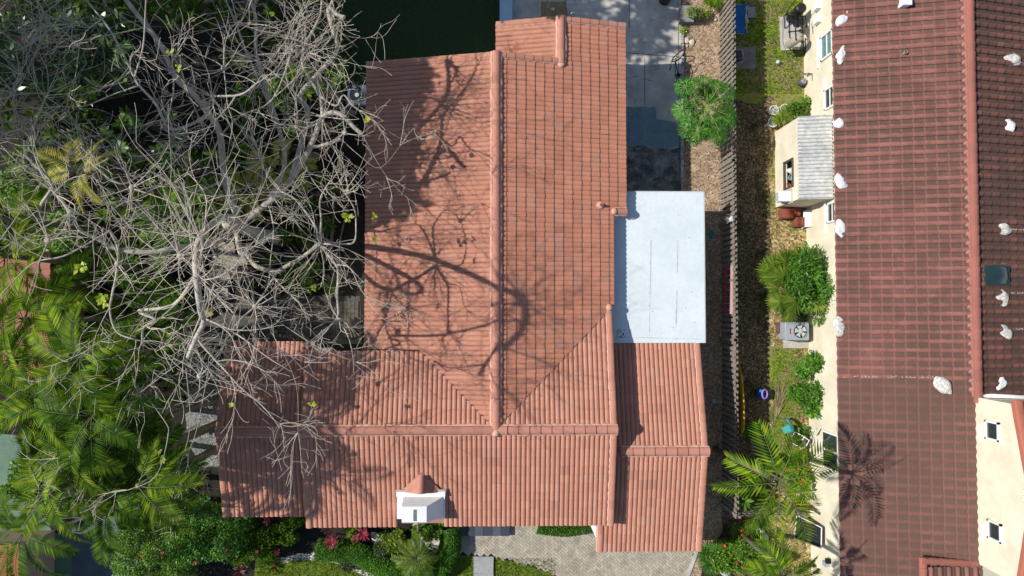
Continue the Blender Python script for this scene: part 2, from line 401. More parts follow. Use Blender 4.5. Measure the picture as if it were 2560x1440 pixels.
# left side grounds
flat('paved_path', [(180,1250),(360,1230),(335,1500),(180,1500)], .008, mat('blue_concrete', (.13,.16,.18), (.09,.11,.13), 1.5, .9, fine=.2))
flat('patio', [(-60,1080),(70,1090),(90,1240),(130,1330),(182,1340),(182,1500),(-60,1500)], .006, mat('green_patio', (.15,.25,.17), (.11,.18,.13), 1, .9, fine=.15))
flat('stone_slabs', [(470,740),(900,740),(905,860),(470,860)], .004, mat('old_slabs', (.05,.05,.045), (.11,.10,.09), 1.7, .9, fine=.4, fscale=12))
flat('front_curb', [(1738,1378),(1746,1382),(1702,1500),(1692,1500)], .05, concrete, thick=.05)
# herringbone pavers
def inpoly(x, y, poly):
    c = False; n = len(poly)
    for i in range(n):
        x1, y1 = poly[i]; x2, y2 = poly[(i+1)%n]
        if (y1 > y) != (y2 > y) and x < (x2-x1)*(y-y1)/(y2-y1)+x1: c = not c
    return c
pv = [P(x,y).to_2d() for x, y in ((1135,1300),(1560,1290),(1752,1365),(1738,1385),(1692,1500),(1475,1500),(1400,1442),(1300,1406),(1220,1388),(1135,1384))]
b = MB(); a_, g_ = .105, .008
ang = R(48); ca, sa = math.cos(ang), math.sin(ang); cx, cy = P(1450,1400).to_2d()
for i in range(-70, 70):
    for j in range(-70, 70):
        t = (i-j) % 4
        if t not in (0, 3): continue
        wx, wy = (2,1) if t == 0 else (1,2)
        X = (i + wx/2)*a_; Y = (j + wy/2)*a_
        gx, gy = cx + X*ca - Y*sa, cy + X*sa + Y*ca
        if inpoly(gx, gy, pv): b.box((gx, gy, .016+rnd(0,.004)), (wx*a_-g_, wy*a_-g_, .02), ang)
PAV = b
def pavermat():
    m, n, b_ = new_mat('pavers'); g = n.nodes.new('ShaderNodeNewGeometry')
    col = ramp(n, g.outputs['Random Per Island'], [(0,(.32,.285,.22)),(.3,(.44,.395,.31)),(.6,(.39,.36,.29)),(.85,(.50,.44,.34)),(1,(.42,.34,.26))]).outputs[0]
    col = mixc(n, 1.0, col, ramp(n, posn(n, 1.4, 6, .7), [(.35,(.75,)*3),(.65,(1.1,)*3)]).outputs[0], 'MULTIPLY')
    n.links.new(col, b_.inputs['Base Color']); b_.inputs['Roughness'].default_value = .85; return m
# ---------------------------------------------------------------- MAIN HOUSE
terra_o = tilemat('terracotta_orange', [(.1,(.43,.175,.11)),(.3,(.51,.215,.132)),(.5,(.54,.225,.135)),(.68,(.57,.25,.16)),(.85,(.47,.23,.16)),(1,(.56,.20,.105))], (.42,.205,.14), .45)
TP = .235; ct = 1/math.sqrt(1+TP*TP)
stucco = mat('white_stucco', (.84,.84,.83), (.74,.74,.72), 2, .85, bump=.2, bscale=60)
terra = tilemat('terracotta_tile', [(.1,(.40,.178,.122)),(.3,(.47,.215,.145)),(.5,(.50,.222,.142)),(.68,(.53,.25,.17)),(.85,(.48,.24,.165)),(1,(.53,.205,.115))], (.38,.195,.14), .35)
capm = tilemat('terracotta_cap', [(.2,(.44,.19,.135)),(.6,(.50,.225,.16)),(1,(.47,.22,.17))], (.34,.18,.14), .3)
mort = mat('mortar', (.56,.30,.22), (.62,.37,.28), 5, .9)
HR = 4.15; HE = 2.96; XL = P(564,950,3.35).x; XM = P(769,1250,3.45).x
house = thing('terracotta_house', 'large L-shaped house under bright orange terracotta barrel tile roofs', 'house', (0,0,0))
b = MB()
b.prism([(-4.7,-4.3),(4.2,-4.3),(4.2,3.6),(4.7,3.6),(4.7,9.3),(-4.7,9.3)], 0, 2.9)
b.prism([(.35,9.3),(4.7,9.3),(4.7,10.95),(.35,10.95)], 0, 2.9)
b.prism([(XL+.4,-7.5),(-7.0,-7.5),(-7.0,-1.6),(XL+.4,-1.6)], 0, 2.8)
b.prism([(-6.9,-7.9),(4.05,-7.9),(4.05,-4.3),(-4.7,-4.3),(-4.7,-1.9),(-6.9,-1.9)], 0, 2.95)
b.prism([(4.4,-9.1),(7.75,-9.1),(7.75,4.3),(4.4,4.3)], 0, 2.3)
b.build('wall', stucco, house)
# under-roof solids (close gables, keep light out)
def gable_solid(b, x0, x1, y0, y1, zr, ridge, along='y', dz=.09, e0=None, e1=None):
    if along == 'y':   # ridge runs in y at x=ridge
        A = [(x0, zr-TP*abs(x0-ridge)-dz), (ridge, zr-dz), (x1, zr-TP*abs(x1-ridge)-dz), (x1, zr-TP*abs(x1-ridge)-.22), (x0, zr-TP*abs(x0-ridge)-.22)]
        vs = [(x, y, z) for y in (y0, y1) for x, z in A]
    else:
        A = [(y0, zr-TP*abs(y0-ridge)-dz), (ridge, zr-dz), (y1, zr-TP*abs(y1-ridge)-dz), (y1, zr-TP*abs(y1-ridge)-.22), (y0, zr-TP*abs(y0-ridge)-.22)]
        vs = [(x, y, z) for x in (x0, x1) for y, z in A]
    b.idx(vs, [(0,1,2,3,4),(9,8,7,6,5)]+[(i,(i+1)%5,5+(i+1)%5,5+i) for i in range(5)])
b = MB()
gable_solid(b, -4.98, 5.0, 3.92, 9.52, HR, 0); gable_solid(b, -4.98, 4.48, -1.45, 3.92, HR, 0); gable_solid(b, -2.9, 4.4, -4.4, -1.45, HR, 0)
gable_solid(b, .07, 5.0, 9.5, 11.18, HR-2.5*TP, 2.5)
gable_solid(b, XM+.08, 4.34, -8.1, -1.64, HR, -4.42, 'x')
gable_solid(b, XL+.08, -7.05, -7.72, -1.3, 3.9, -4.5, 'x')
gable_solid(b, 4.1, 7.98, -9.36, -1.3, 3.45, -5.37, 'x')
b.build('roof_deck', mat('eave_board', (.42,.22,.17)), house)
def slope(name, O, e, L, s2, run, parent=house, m=terra, w=.183, amp=.052, exp=.365, **k):
    k.setdefault('lift', .026)
    s = Vector((s2[0], s2[1], TP)); return tile_plane(name, O, e, L, s, run/ct, w, amp, exp, m, parent, **k)
RF = 'roof_slope'
slope(RF, (-5.05,-1.52,HR-5.05*TP), (0,1,0), 11.1, (1,0), 5.05, seed=1)
slope(RF, (-5.05,-4.45,HR-5.05*TP), (0,1,0), 2.93, (1,0), 5.05, seed=2, clips=[((0,-4.42,0),(-1,-1,0))])
slope(RF, (5.08,3.86,HR-5.08*TP), (0,1,0), 5.75, (-1,0), 5.08, seed=3, amp=.036, lift=.027, m=terra_o)
slope(RF, (5.08,-4.41,HR-5.08*TP), (0,1,0), 8.27, (-1,0), 5.08, seed=4, amp=.036, lift=.027, m=terra_o, clips=[((0,-4.42,0),(1,-1,0)),((4.58,0,0),(1,0,0))])
slope(RF, (5.08,9.61,HR-5.08*TP), (0,1,0), 1.64, (-1,0), 2.58, seed=5, amp=.036, lift=.027, m=terra_o)
slope(RF, (0,9.61,HR-5.0*TP), (0,1,0), 1.64, (1,0), 2.5, seed=6)
slope(RF, (XM,-1.56,HR-2.86*TP), (1,0,0), -XM, (0,-1), 2.86, seed=7, clips=[((0,-4.42,0),(1,1,0))])
slope(RF, (0,.12,HR-4.54*TP), (1,0,0), 4.42, (0,-1), 4.54, seed=8, clips=[((0,-4.42,0),(-1,1,0))])
# front slope, opened where the chimney stands
slope(RF, (XM,-8.17,HR-3.75*TP), (1,0,0), -3.71-XM, (0,1), 3.75, seed=9)
slope(RF, (-3.71,-8.17,HR-3.75*TP), (1,0,0), 1.75, (0,1), 3.75, seed=10, clips=[((0,-7.3,0),(0,-1,0))])
slope(RF, (-1.96,-8.17,HR-3.75*TP), (1,0,0), 6.37, (0,1), 3.75, seed=11)
slope(RF, (XL,-1.22,3.9-3.28*TP), (1,0,0), XM-XL+.15, (0,-1), 3.28, seed=12)
slope(RF, (XL,-7.8,3.9-3.3*TP), (1,0,0), XM-XL+.15, (0,1), 3.3, seed=13)
slope(RF, (4.45,-1.26,3.45-4.11*TP), (1,0,0), 3.58, (0,-1), 4.11, seed=14)
slope(RF, (4.02,-9.44,3.45-4.07*TP), (1,0,0), 4.01, (0,1), 4.07, seed=15)
# ridge caps
def caps(name, runs, r=.15, seg=.42, parent=house, m=capm, flat_=.75, mo=True, **k):
    for i, (p0, p1) in enumerate(runs):
        b = MB(); cap_run(b, p0, p1, r, seg, flat_, uv0=i*40, **k); o = b.build(name, m, parent)
        if parent is not house: continue
        sides = ()
        if mo == 'in':
            sd_ = (Vector(p1)-Vector(p0)).cross(UPV); sides = ((1 if sd_.dot(Vector((0,2,0))-Vector(p0)) > 0 else -1),)
        elif mo: sides = (1, -1)
        for sg in sides:
            mb = MB(); mortar(mb, p0, p1, sg*r*.97, .05 if mo != 'in' else .04); mb.build('mortar', mort, o)
z4 = .05
caps('ridge_cap', [((0,9.68,HR+z4),(0,-4.55,HR+z4))], .165)
caps('ridge_cap', [((4.5,-4.42,HR+z4),(0,-4.42,HR+z4)),((XM-.1,-4.42,HR+z4),(0,-4.42,HR+z4))], .165)
caps('ridge_cap', [((2.5,11.32,HR-2.5*TP+z4),(2.5,9.5,HR-2.5*TP+z4))], .15)
caps('ridge_cap', [((XL-.1,-4.5,3.95),(XM-.05,-4.5,3.95))], .16)
caps('ridge_cap', [((8.12,-5.37,3.5),(4.75,-5.37,3.5))], .165)
caps('ridge_cap', [((5.1,3.84,HR-5.08*TP+.05),(4.6,3.84,HR-4.6*TP+.05))], .13, seg=.5)
# rake tiles along the gable ends (cap courses following the slope)
def rakes(runs, r=.115): return caps('rake_tile', runs, r, .365, flat_=.5, mo='in', taper=.97, skirt=.14, jit=.003, m=terra)
def Z(ridge, d): return ridge - TP*d + .03
rakes([((-5.06,9.58,Z(HR,5.06)),(0,9.58,Z(HR,0))), ((2.45,9.58,Z(HR,2.45)),(0,9.58,Z(HR,0)))])
rakes([((5.1,11.22,Z(HR,5.1)),(2.5,11.22,Z(HR,2.5))), ((0,11.22,Z(HR,5.0)),(2.5,11.22,Z(HR,2.5)))])
rakes([((4.38,-8.2,Z(HR,3.78)),(4.38,-4.42,Z(HR,0))), ((4.38,.05,Z(HR,4.47)),(4.38,-4.42,Z(HR,0)))])
rakes([((XM+.03,-8.2,Z(HR,3.78)),(XM+.03,-4.42,Z(HR,0))), ((XM+.03,-1.6,Z(HR,2.82)),(XM+.03,-4.42,Z(HR,0)))])
rakes([((XL,-7.82,Z(3.9,3.3)),(XL,-4.5,Z(3.9,0))), ((XL,-1.22,Z(3.9,3.28)),(XL,-4.5,Z(3.9,0)))])
rakes([((7.98,-9.46,Z(3.45,4.09)),(7.98,-5.37,Z(3.45,0))), ((7.98,-1.28,Z(3.45,4.09)),(7.98,-5.37,Z(3.45,0)))])
rakes([((4.08,-9.46,Z(3.45,4.09)),(4.08,-7.9,Z(3.45,2.53)))])
# mortar nose where ridges meet
def blob(b, c, r, seed=0, sub=2, sq=(1,1,1), rough=.25, fr=2.2, rz=0):
    bm = bmesh.new(); bmesh.ops.create_icosphere(bm, subdivisions=sub, radius=1)
    vs = []; q = Matrix.Rotation(rz, 3, 'Z')
    for v in bm.verts:
        k = 1 + rough*noise.noise(v.co*fr + Vector((seed*7.1, seed*3.3, seed))); p = v.co*k
        vs.append(Vector(c) + q @ Vector((p.x*r*sq[0], p.y*r*sq[1], p.z*r*sq[2])))
    fs = [tuple(x.index for x in f.verts) for f in bm.faces]; bm.free(); b.idx(vs, fs, True)
for c_, r_, q_ in (((0,-4.5,HR+.1),.17,.6),((2.5,9.45,3.62),.15,.5),((4.38,.1,HR-4.45*TP+.1),.13,1),((4.6,3.84,HR-4.6*TP+.08),.13,1)):
    b = MB(); blob(b, c_, r_, r_*20, sq=(1,1,q_)); b.build('mortar_patch', mort, house)
# valley metal lines
for sgn, e in ((1, 4.35), (-1, 2.8)):
    b = MB(); b.bar((sgn*.15,-4.27,HR-.15*TP+.035),(sgn*e,-4.42+e,HR-e*TP+.035),.05,.03)
    b.build('valley_flashing', mat('dark_metal', (.05,.035,.03), (.10,.06,.045), 4, .7), house)
# flat white roof
white_roof = mat('white_membrane', (.68,.745,.765), (.61,.675,.695), .8, .75, fine=.05, fscale=7, bump=.12, bscale=6)
fr = MB(); fx0, fx1 = 4.5, P(1760,600,2.6).x; fy0, fy1 = -1.3, P(1650,480,2.6).y
fr.prism([(fx0,fy0),(fx1,fy0),(fx1,fy1),(fx0,fy1)], 2.42, 2.6)
fr = fr.build('flat_roof', white_roof, house)
b = MB()
for (x0,y0,x1,y1,w_) in ((1627,600,1625,735,.05),(1694,600,1693,680,.04),(1692,728,1690,810,.05),(1540,842,1750,848,.03),(1625,735,1623,830,.02)):
    b.bar(P(x0,y0,2.603), P(x1,y1,2.603), w_, .006)
b.build('seam', mat('seam_grime', (.42,.46,.47), (.55,.6,.62), 6, .9, lo=.4, hi=.55), fr)
b = MB(); b.bar((fx1+.02,fy0,2.52),(fx1+.02,fy1+.03,2.52),.035,.16); b.bar((4.6,fy1+.02,2.52),(fx1+.04,fy1+.02,2.52),.035,.16)
b.build('drip_edge', plain('drip', (.55,.56,.54)), fr)
b = MB()
for q in range(26): blob(b, P(1548+rnd(-8,14), 833+rnd(-10,14), 2.607), rnd(.008,.03), q, 1, (1,1,.3))
for q in range(16): blob(b, P(rnd(1540,1750), rnd(490,840), 2.607), rnd(.008,.02), q, 1, (1,1,.3))
b.build('dirt_speck', mat('speck', (.06,.06,.05)), fr)
# chimney wall in front
CX0, CX1 = P(991,1280,3.9).x, P(1111,1280,3.9).x; CZ = 3.75
ch = MB(); cy1 = P(1050,1230,CZ).y; cy0 = P(1050,1297,CZ).y
chim = MB(); chim.prism([(CX0,cy0),(CX1,cy0),(CX1,cy1),(CX0,cy1)], 0, CZ)
chim = chim.build('chimney', stucco, house)
b = MB(); f = .05
b.prism([(CX0-.02,cy1-.16),(CX1+.02,cy1-.16),(CX1+.02,cy1+.02),(CX0-.02,cy1+.02)], CZ-.02, CZ+.06)
x0, x1 = CX0+.26, CX1-.06                                      # sloped shoulders up to the flue
ym = cy0+.04
TZ = CZ+.62; b.idx([(x0-.04,ym,CZ),(x1,ym,CZ),(x1,cy1-.18,CZ),(x0-.04,cy1-.18,CZ),(x0,ym+.02,TZ),(x1-.55,ym+.02,TZ),(x1-.55,cy1-.36,TZ),(x0,cy1-.36,TZ)],
      [(3,2,1,0),(4,5,6,7),(0,1,5,4),(1,2,6,5),(2,3,7,6),(3,0,4,7)])
b.build('shoulder', stucco, chim)
b = MB(); xm = (x0+x1-.55)/2+.03; b.box((xm,ym+.27,TZ+.004),(.12,.42,.012)); b.build('flue_slot', plain('slot', (.16,.17,.18)), chim)
# little saddle roof behind the chimney
sx = (CX0+CX1)/2+.02; sw = (CX1-CX0)/2-.12; zf = lambda y: HR+TP*(y+4.42)
ys = cy1+.02; zs = CZ-.28; apex = ys+.72
b = MB(); hgt = zf(ys)+.55
for sg in (-1,1):
    for q in range(4):
        a0, a1 = q/4, (q+1)/4
        p = lambda t, u: Vector((sx+sg*sw*t*(1-u*.97), ys+(apex-ys)*u, (hgt-.42*t)*(1-u)+ (zf(apex)+.05)*u))
        for k in range(5):
            u0, u1 = k/5, (k+1)/5
            b.face((p(a0,u0), p(a1,u0)+UPV*.02, p(a1,u1)+UPV*.02, p(a0,u1)), ((q+.5,k+.5),)*4)
b.build('saddle_roof', terra, chim)
b = MB(); b.box(((CX0+CX1)/2,cy1+.05,CZ+.03),(CX1-CX0+.1,.1,.04)); b.build('flashing', mat('lead_grey', (.42,.43,.42), (.3,.31,.3), 6, .7), chim)
caps('ridge_cap', [((sx,ys+.02,hgt+.03),(sx,apex-.12,zf(apex)+.2))], .12, parent=chim)
# vent pipes through the tiles
def pipe(px, py, z, r, h, m, parent, patch=None, name='vent_pipe'):
    c = P(px, py, z+h); b = MB(); b.lathe((c.x,c.y,z-.1), [(r,0),(r,h+.1),(r*.7,h+.1),(r*.7,h-.06)], 12)
    o = b.build(name, m, parent)
    b = MB(); b.lathe((c.x,c.y,z+h-.058), [(r*.69,0),(r*.69,.004)], 10); b.build('opening', plain('black_hole', (.01,.01,.01)), o)
    if patch:
        b = MB(); blob(b, (c.x-.02,c.y,z+.03), .17, px, 2, (1,.9,.35)); b.build('sealant', patch, o)
pipe(1020,597,HR-3.2*TP, .07,.12, plain('pipe_pink', (.5,.32,.26)), house, mort)
pipe(1503,511,HR-3.95*TP, .05,.22, capm, house, mort)
pipe(1514,829,HR-4.2*TP, .045,.12, capm, house, mort)
# fascia column by garage
b = MB(); b.box((P(1492,1320,1.3).x,P(1492,1312,1.2).y,1.2),(.3,.5,2.4)); b.build('white_column', stucco, house)
# awning / steps by the front door
st = thing('front_step', 'dark blue-grey slatted entry step beside the front hedge', 'step', P(1205,1320,.1))
for k in range(6):
    c0 = P(1142+k*22, 1318, .25); b = MB(); b.box((c0.x+.19,c0.y,.2),(.36,.75,.08)); b.build('board', mat('step_board%d' % (k%2), (.045,.055,.075) if k%2 else (.08,.095,.12), None, 3), st)
b = MB(); c0 = P(1207,1318,.1); b.box((c0.x,c0.y,.08),(2.2,.7,.14)); b.build('base', plain('step_base', (.05,.05,.055)), st)
PAV = PAV.build('paved_drive', pavermat()); PAV['kind'] = 'structure'
# ---------------------------------------------------------------- NEIGHBOUR HOUSE
cream = mat('cream_stucco', (.79,.73,.57), (.64,.58,.44), .9, .9, bump=.2, bscale=50)
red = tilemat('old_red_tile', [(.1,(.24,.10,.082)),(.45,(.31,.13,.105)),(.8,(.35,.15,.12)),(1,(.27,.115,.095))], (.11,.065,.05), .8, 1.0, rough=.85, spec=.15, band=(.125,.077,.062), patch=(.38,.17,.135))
red2 = tilemat('old_red_cap', [(.1,(.30,.105,.08)),(.6,(.34,.13,.10)),(1,(.26,.11,.085))], (.2,.11,.08), .5, 1.0, rough=.85, spec=.15)
pinkm = mat('pink_mortar', (.42,.19,.15), (.34,.16,.13), 4, .9)
nb = thing('red_tiled_house', 'long cream neighbour house under weathered dark red S-tile roof', 'house', (15,0,0))
NX = P(2088,600,3.08).x; NR = P(2432,600,4.15).x; WX = P(2016,600,0).x; NE = 3.08; nz = lambda x: NE + TP*(x-NX) if x < NR else NE + TP*(NR-NX) - TP*(x-NR)
b = MB(); b.prism([(WX,-17),(22.4,-17),(22.4,17),(WX,17)], 0, NE-.05)
b.idx([(x,y,z) for y in (-17,17) for x, z in ((NX+.06,NE-.06),(NR,nz(NR)-.05),(NR+4.9,nz(NR+4.9)-.05),(NR+4.9,2.9),(NX+.06,NE-.16))], [(0,1,2,3,4),(9,8,7,6,5),(0,1,6,5),(1,2,7,6),(2,3,8,7),(3,4,9,8),(4,0,5,9)])
b.build('wall', cream, nb)
ys_ = P(2200,948,3.5).y
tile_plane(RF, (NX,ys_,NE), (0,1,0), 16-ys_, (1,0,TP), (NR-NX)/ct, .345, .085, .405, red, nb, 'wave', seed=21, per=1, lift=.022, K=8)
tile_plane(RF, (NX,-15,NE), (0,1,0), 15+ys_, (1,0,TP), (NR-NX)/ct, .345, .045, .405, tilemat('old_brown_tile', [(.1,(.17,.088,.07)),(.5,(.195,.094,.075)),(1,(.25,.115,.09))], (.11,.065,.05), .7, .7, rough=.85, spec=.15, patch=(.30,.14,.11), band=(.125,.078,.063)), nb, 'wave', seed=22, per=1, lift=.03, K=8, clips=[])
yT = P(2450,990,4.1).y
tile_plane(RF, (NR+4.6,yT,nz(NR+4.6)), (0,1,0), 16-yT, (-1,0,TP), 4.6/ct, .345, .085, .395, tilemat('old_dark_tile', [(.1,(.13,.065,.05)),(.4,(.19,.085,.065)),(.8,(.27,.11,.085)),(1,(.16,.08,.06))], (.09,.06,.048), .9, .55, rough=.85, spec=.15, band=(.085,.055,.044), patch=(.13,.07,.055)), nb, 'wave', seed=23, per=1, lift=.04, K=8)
caps('ridge_cap', [((NR,16,nz(NR)+.05),(NR,yT-.2,nz(NR)+.05))], .165, .39, nb, red2, .9, False, taper=.93)
b = MB(); y = 16
while y > -3.3:                      # scalloped pale mortar left of the ridge
    b.lathe((NR-.19,y,nz(NR)-.03), [(.11,0),(.09,.06),(.02,.085)], 8); y -= .345
b.bar((NR-.15,16,nz(NR)+.02),(NR-.15,yT,nz(NR)+.02),.08,.1)
b.build('ridge_mortar', pinkm, nb)
# low tile edge course on the far right and small front gable
gx = P(2303,1400,4.0).x
rk = MB(); cap_run(rk, (gx, P(2303,1390,4).y, 4.12), (gx,-14,4.12), .15, .4, .8, uv0=3); cap_run(rk, (gx-.1, P(2303,1398,4).y, 4.14), (NR, P(2435,1408,4).y, 4.14), .14, .4, .8, uv0=60)
rk.build('rake_tile', red2, nb)
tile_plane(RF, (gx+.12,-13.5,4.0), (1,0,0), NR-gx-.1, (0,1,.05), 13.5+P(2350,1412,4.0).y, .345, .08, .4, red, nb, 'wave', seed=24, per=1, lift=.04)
b = MB(); b.prism([(gx+.1,-14),(NR,-14),(NR,P(2303,1400,4).y),(gx+.1,P(2303,1400,4).y)], 3.3, 3.97); b.build('roof_deck', mat('deck_red', (.2,.09,.07)), nb)
# upper storey
TX = P(2438,1200,4.1).x; ty0, ty1 = -9.45, P(2438,992,4.1).y; tm = (ty0+ty1)/2; TE = 6.25; TA = 6.95
tw = MB(); pr = [(ty0,3.2),(ty1,3.2),(ty1,TE),(tm,TA),(ty0,TE)]
tw.idx([(x,y,z) for x in (TX,TX+4) for y,z in pr], [(0,1,2,3,4)[::-1],(5,6,7,8,9)]+[(i,(i+1)%5,5+(i+1)%5,5+i) for i in range(5)])
tw = tw.build('upper_storey', cream, nb)
tp2 = (TA-TE)/((ty1-ty0)/2)
tile_plane('tiled_roof', (TX-.12,ty1+.15,TE+.0), (1,0,0), 3.4, (0,-1,tp2), ((ty1-ty0)/2+.15)*1.02, .345, .05, .4, red2, tw, 'wave', seed=31, per=1)
tile_plane('tiled_roof', (TX-.12,ty0-.15,TE+.0), (1,0,0), 3.4, (0,1,tp2), ((ty1-ty0)/2+.15)*1.02, .345, .05, .4, red2, tw, 'wave', seed=32, per=1)
b = MB(); cap_run(b, (TX-.02,ty1+.15,TE+.07),(TX-.02,tm,TA+.08),.16,.5,.35,skirt=.16); cap_run(b, (TX-.02,ty0-.15,TE+.07),(TX-.02,tm,TA+.08),.16,.5,.35,skirt=.16); b.build('rake_tile', mat('verge', (.42,.14,.09), (.36,.12,.08), 3), tw)
b = MB(); b.tube([(TX+.25,ty1+.06,4.35),(TX+.3,ty1+.1,4.6),(TX+.7,ty1+.1,4.75),(TX+1.9,ty1+.05,4.9)],.075,8); b.bar((TX+1.7,ty1+.12,6.0),(TX+4,ty1+.12,6.05),.16,.12); b.build('gutter', plain('white_metal', (.82,.82,.80), .4), tw)
glass = plain('dark_glass', (.02,.035,.035), .08, spec=.9); whitep = plain('white_paint', (.82,.83,.82), .5); glass2 = plain('teal_glass', (.12,.24,.24), .15, spec=.8)
def wall_window(x, y, z, wy, hz, parent, g=glass, bar_=True, sill=False):
    """window on a wall facing -x"""
    b = MB(); t = .07
    for (yy, zz, a, c) in ((y,z+hz/2,wy+t,t),(y,z-hz/2,wy+t,t),(y-wy/2,z,t,hz+t),(y+wy/2,z,t,hz+t)): b.box((x-.04,yy,zz),(.09,a,c))
    if bar_: b.box((x-.03,y,z),(.05,wy,.04))
    o = b.build('window', whitep, parent)
    b = MB(); b.box((x-.01,y,z),(.03,wy,hz)); b.build('pane', g, o)
    if sill: b = MB(); b.box((x-.1,y,z-hz/2-.08),(.2,wy+.16,.07)); b.build('sill', whitep, o)
for yy in (1077,1328):
    wall_window(TX, P(2486,yy,5.1).y, 5.1, .62, .62, tw, bar_=False, sill=False)
    b = MB(); b.box((TX-.03, P(2446,yy+5,4.5).y, 4.45),(.05,.65,.08)); b.box((TX-.03,P(2486,yy,5.1).y-.32,5.42),(.06,.1,.3)); b.build('trim', whitep, tw)
b = MB()
for q in range(4): blob(b, (TX-.03,tm-.1+.1*q,6.45+.06*(q%2)), .06, q)
b.build('wall_ornament', cream, tw)
for (y, z, wy, hz, g) in ((P(2078,112,2.2).y,2.15,.95,.95,glass2),(P(2085,243,2.4).y,2.35,.8,.8,glass),(P(2084,530,2.45).y,2.4,.75,.75,glass),(P(2078,-60,2.2).y,2.1,.9,.9,glass2)):
    wall_window(WX, y, z, wy, hz, nb, g)
# downspouts
for (ya, yb, z) in ((80,168,1.35),(205,292,1.9),(500,588,1.8)):
    p0, p1 = P(2060,ya,1.5), P(2060,yb,1.5); dsl = MB(); dsl.box((WX-.04,(p0.y+p1.y)/2,z),(.07,abs(p0.y-p1.y),.07)); dsl.build('white_pipe', whitep, nb)
# sliding door
b = MB(); dy = P(2075,1120,1.4).y; b.box((WX-.03,dy,2.0),(.07,1.5,1.25)); o = b.build('sliding_window', whitep, nb)
b = MB(); b.box((WX-.075,dy+.36,2.0),(.03,.62,1.1)); b.box((WX-.075,dy-.36,2.0),(.03,.62,1.1)); b.build('pane', glass, o)
# roof bits
b = MB(); skz = nz(NR+.9)+.06; c = P(2495,688,skz+.1)
b.box((c.x,c.y,skz),(1.16,.75,.14),0,(0,R(13))); sk = b.build('skylight', plain('skylight_frame', (.03,.05,.055), .4), nb)
b = MB(); q = Matrix.Rotation(R(13),3,'Y')
vs = [Vector(c)+q@Vector(v)-Vector((0,0,.03)) for v in ((-.52,-.32,.0),(.52,-.32,0),(.52,.32,0),(-.52,.32,0),(-.26,-.05,.16),(.26,-.05,.16),(.26,.05,.16),(-.26,.05,.16))]
b.idx(vs, [(4,5,6,7),(0,1,5,4),(1,2,6,5),(2,3,7,6),(3,0,4,7)], True); b.build('dome', plain('skylight_dome', (.02,.045,.045), .12, spec=.9), sk)
b = MB(); b.box((c.x-.03,c.y+.02,skz-.05),(1.34,.9,.08),0,(0,R(13))); b.build('flashing', pinkm, sk)
pz = nz(P(2266,130,3.7).x)
pipe(2266,130,pz+.03,.06,.16, plain('grey_pipe', (.25,.27,.29)), nb)
b = MB(); c = P(2268,2,pz+.3); b.box((c.x,c.y,pz+.1),(.3,.3,.4)); o = b.build('roof_vent', whitep, nb); b = MB(); b.box((c.x,c.y,pz+.32),(.34,.34,.04)); b.build('cap', whitep, o)
# ---------------------------------------------------------------- shed
corr = mat('corrugated_sheet', (.66,.66,.62), (.44,.45,.45), 1.2, .5, fine=.2, fscale=6)
shed = thing('lean_to_shed', 'cream lean-to shed with grey corrugated roof against the long neighbour house', 'shed', P(1990,400,0))
sz = 2.35; sx0 = P(1997,400,sz).x; sy1 = P(1975,293,sz).y; sy0 = P(1975,497,sz).y; sx1 = WX
wy0, wy1 = sy0+.62, sy0+1.75          # opening in the side wall
b = MB()
for (a0,a1,z0,z1) in ((sy0,wy0,0,sz),(wy1,sy1,0,sz),(wy0,wy1,0,1.0),(wy0,wy1,1.85,sz)): b.prism([(sx0,a0),(sx0+.1,a0),(sx0+.1,a1),(sx0,a1)], z0, z1)
b.prism([(sx0+.1,sy0),(sx1,sy0),(sx1,sy0+.1),(sx0+.1,sy0+.1)], 0, sz); b.prism([(sx0+.1,sy1-.1),(sx1,sy1-.1),(sx1,sy1),(sx0+.1,sy1)], 0, sz)
b.build('wall', cream, shed)
b = MB(); n = 260
for i in range(n):
    y0 = sy0-.02+(sy1-sy0+.04)*i/n; y1 = sy0-.02+(sy1-sy0+.04)*(i+1)/n; f_ = lambda y: .05*math.sin(y*2*math.pi/.15)
    b.face([(sx0-.04,y0,sz+.02+f_(y0)),(P(2085,400,2.7).x,y0,2.62+f_(y0)),(P(2085,400,2.7).x,y1,2.62+f_(y1)),(sx0-.04,y1,sz+.02+f_(y1))], smooth=True)
b.build('corrugated_roof', corr, shed)
b = MB(); wm = (wy0+wy1)/2
for (yy,zz,a,c_) in ((wm,1.0,1.2,.06),(wm,1.85,1.2,.06),(wy0,1.42,.06,.9),(wy1,1.42,.06,.9)): b.box((sx0-.02,yy,zz),(.08,a,c_))
b.build('window_frame', plain('dark_frame', (.10,.085,.07)), shed)
b = MB(); b.box((sx0+.55,wm,.72),(.85,1.3,.05)); b.build('shelf', plain('shelf', (.15,.12,.09)), shed)
for i, (dx, dy_, z, r, cc, sq, lb, ct_) in enumerate(((.28,-.05,.9,.13,(.30,.42,.46),(1,1,.8),'pale blue paint bucket inside the shed opening','bucket'),(.30,.25,.95,.2,(.75,.76,.78),(1.2,.7,.5),'crumpled white bag inside the shed opening','bag'),
      (.42,.05,.98,.17,(.30,.28,.25),(.9,1.2,.6),'grey bundle inside the shed opening','bundle'),(.15,-.42,.88,.13,(.42,.06,.03),(1.2,.9,.8),'red container inside the shed opening','container'))):
    b = MB()
    if ct_ in ('bucket','container'): b.lathe((sx0+dx,wm+dy_,z-.15),[(r*.8,0),(r,.26),(r*1.06,.27),(r*.9,.275),(r*.85,.2)],12)
    else: blob(b, (sx0+dx,wm+dy_,z), r, i, 2, sq, .5)
    tag(b.build(ct_, plain('clutter%d' % i, cc), loc=(sx0+dx,wm+dy_,z)), lb, ct_)
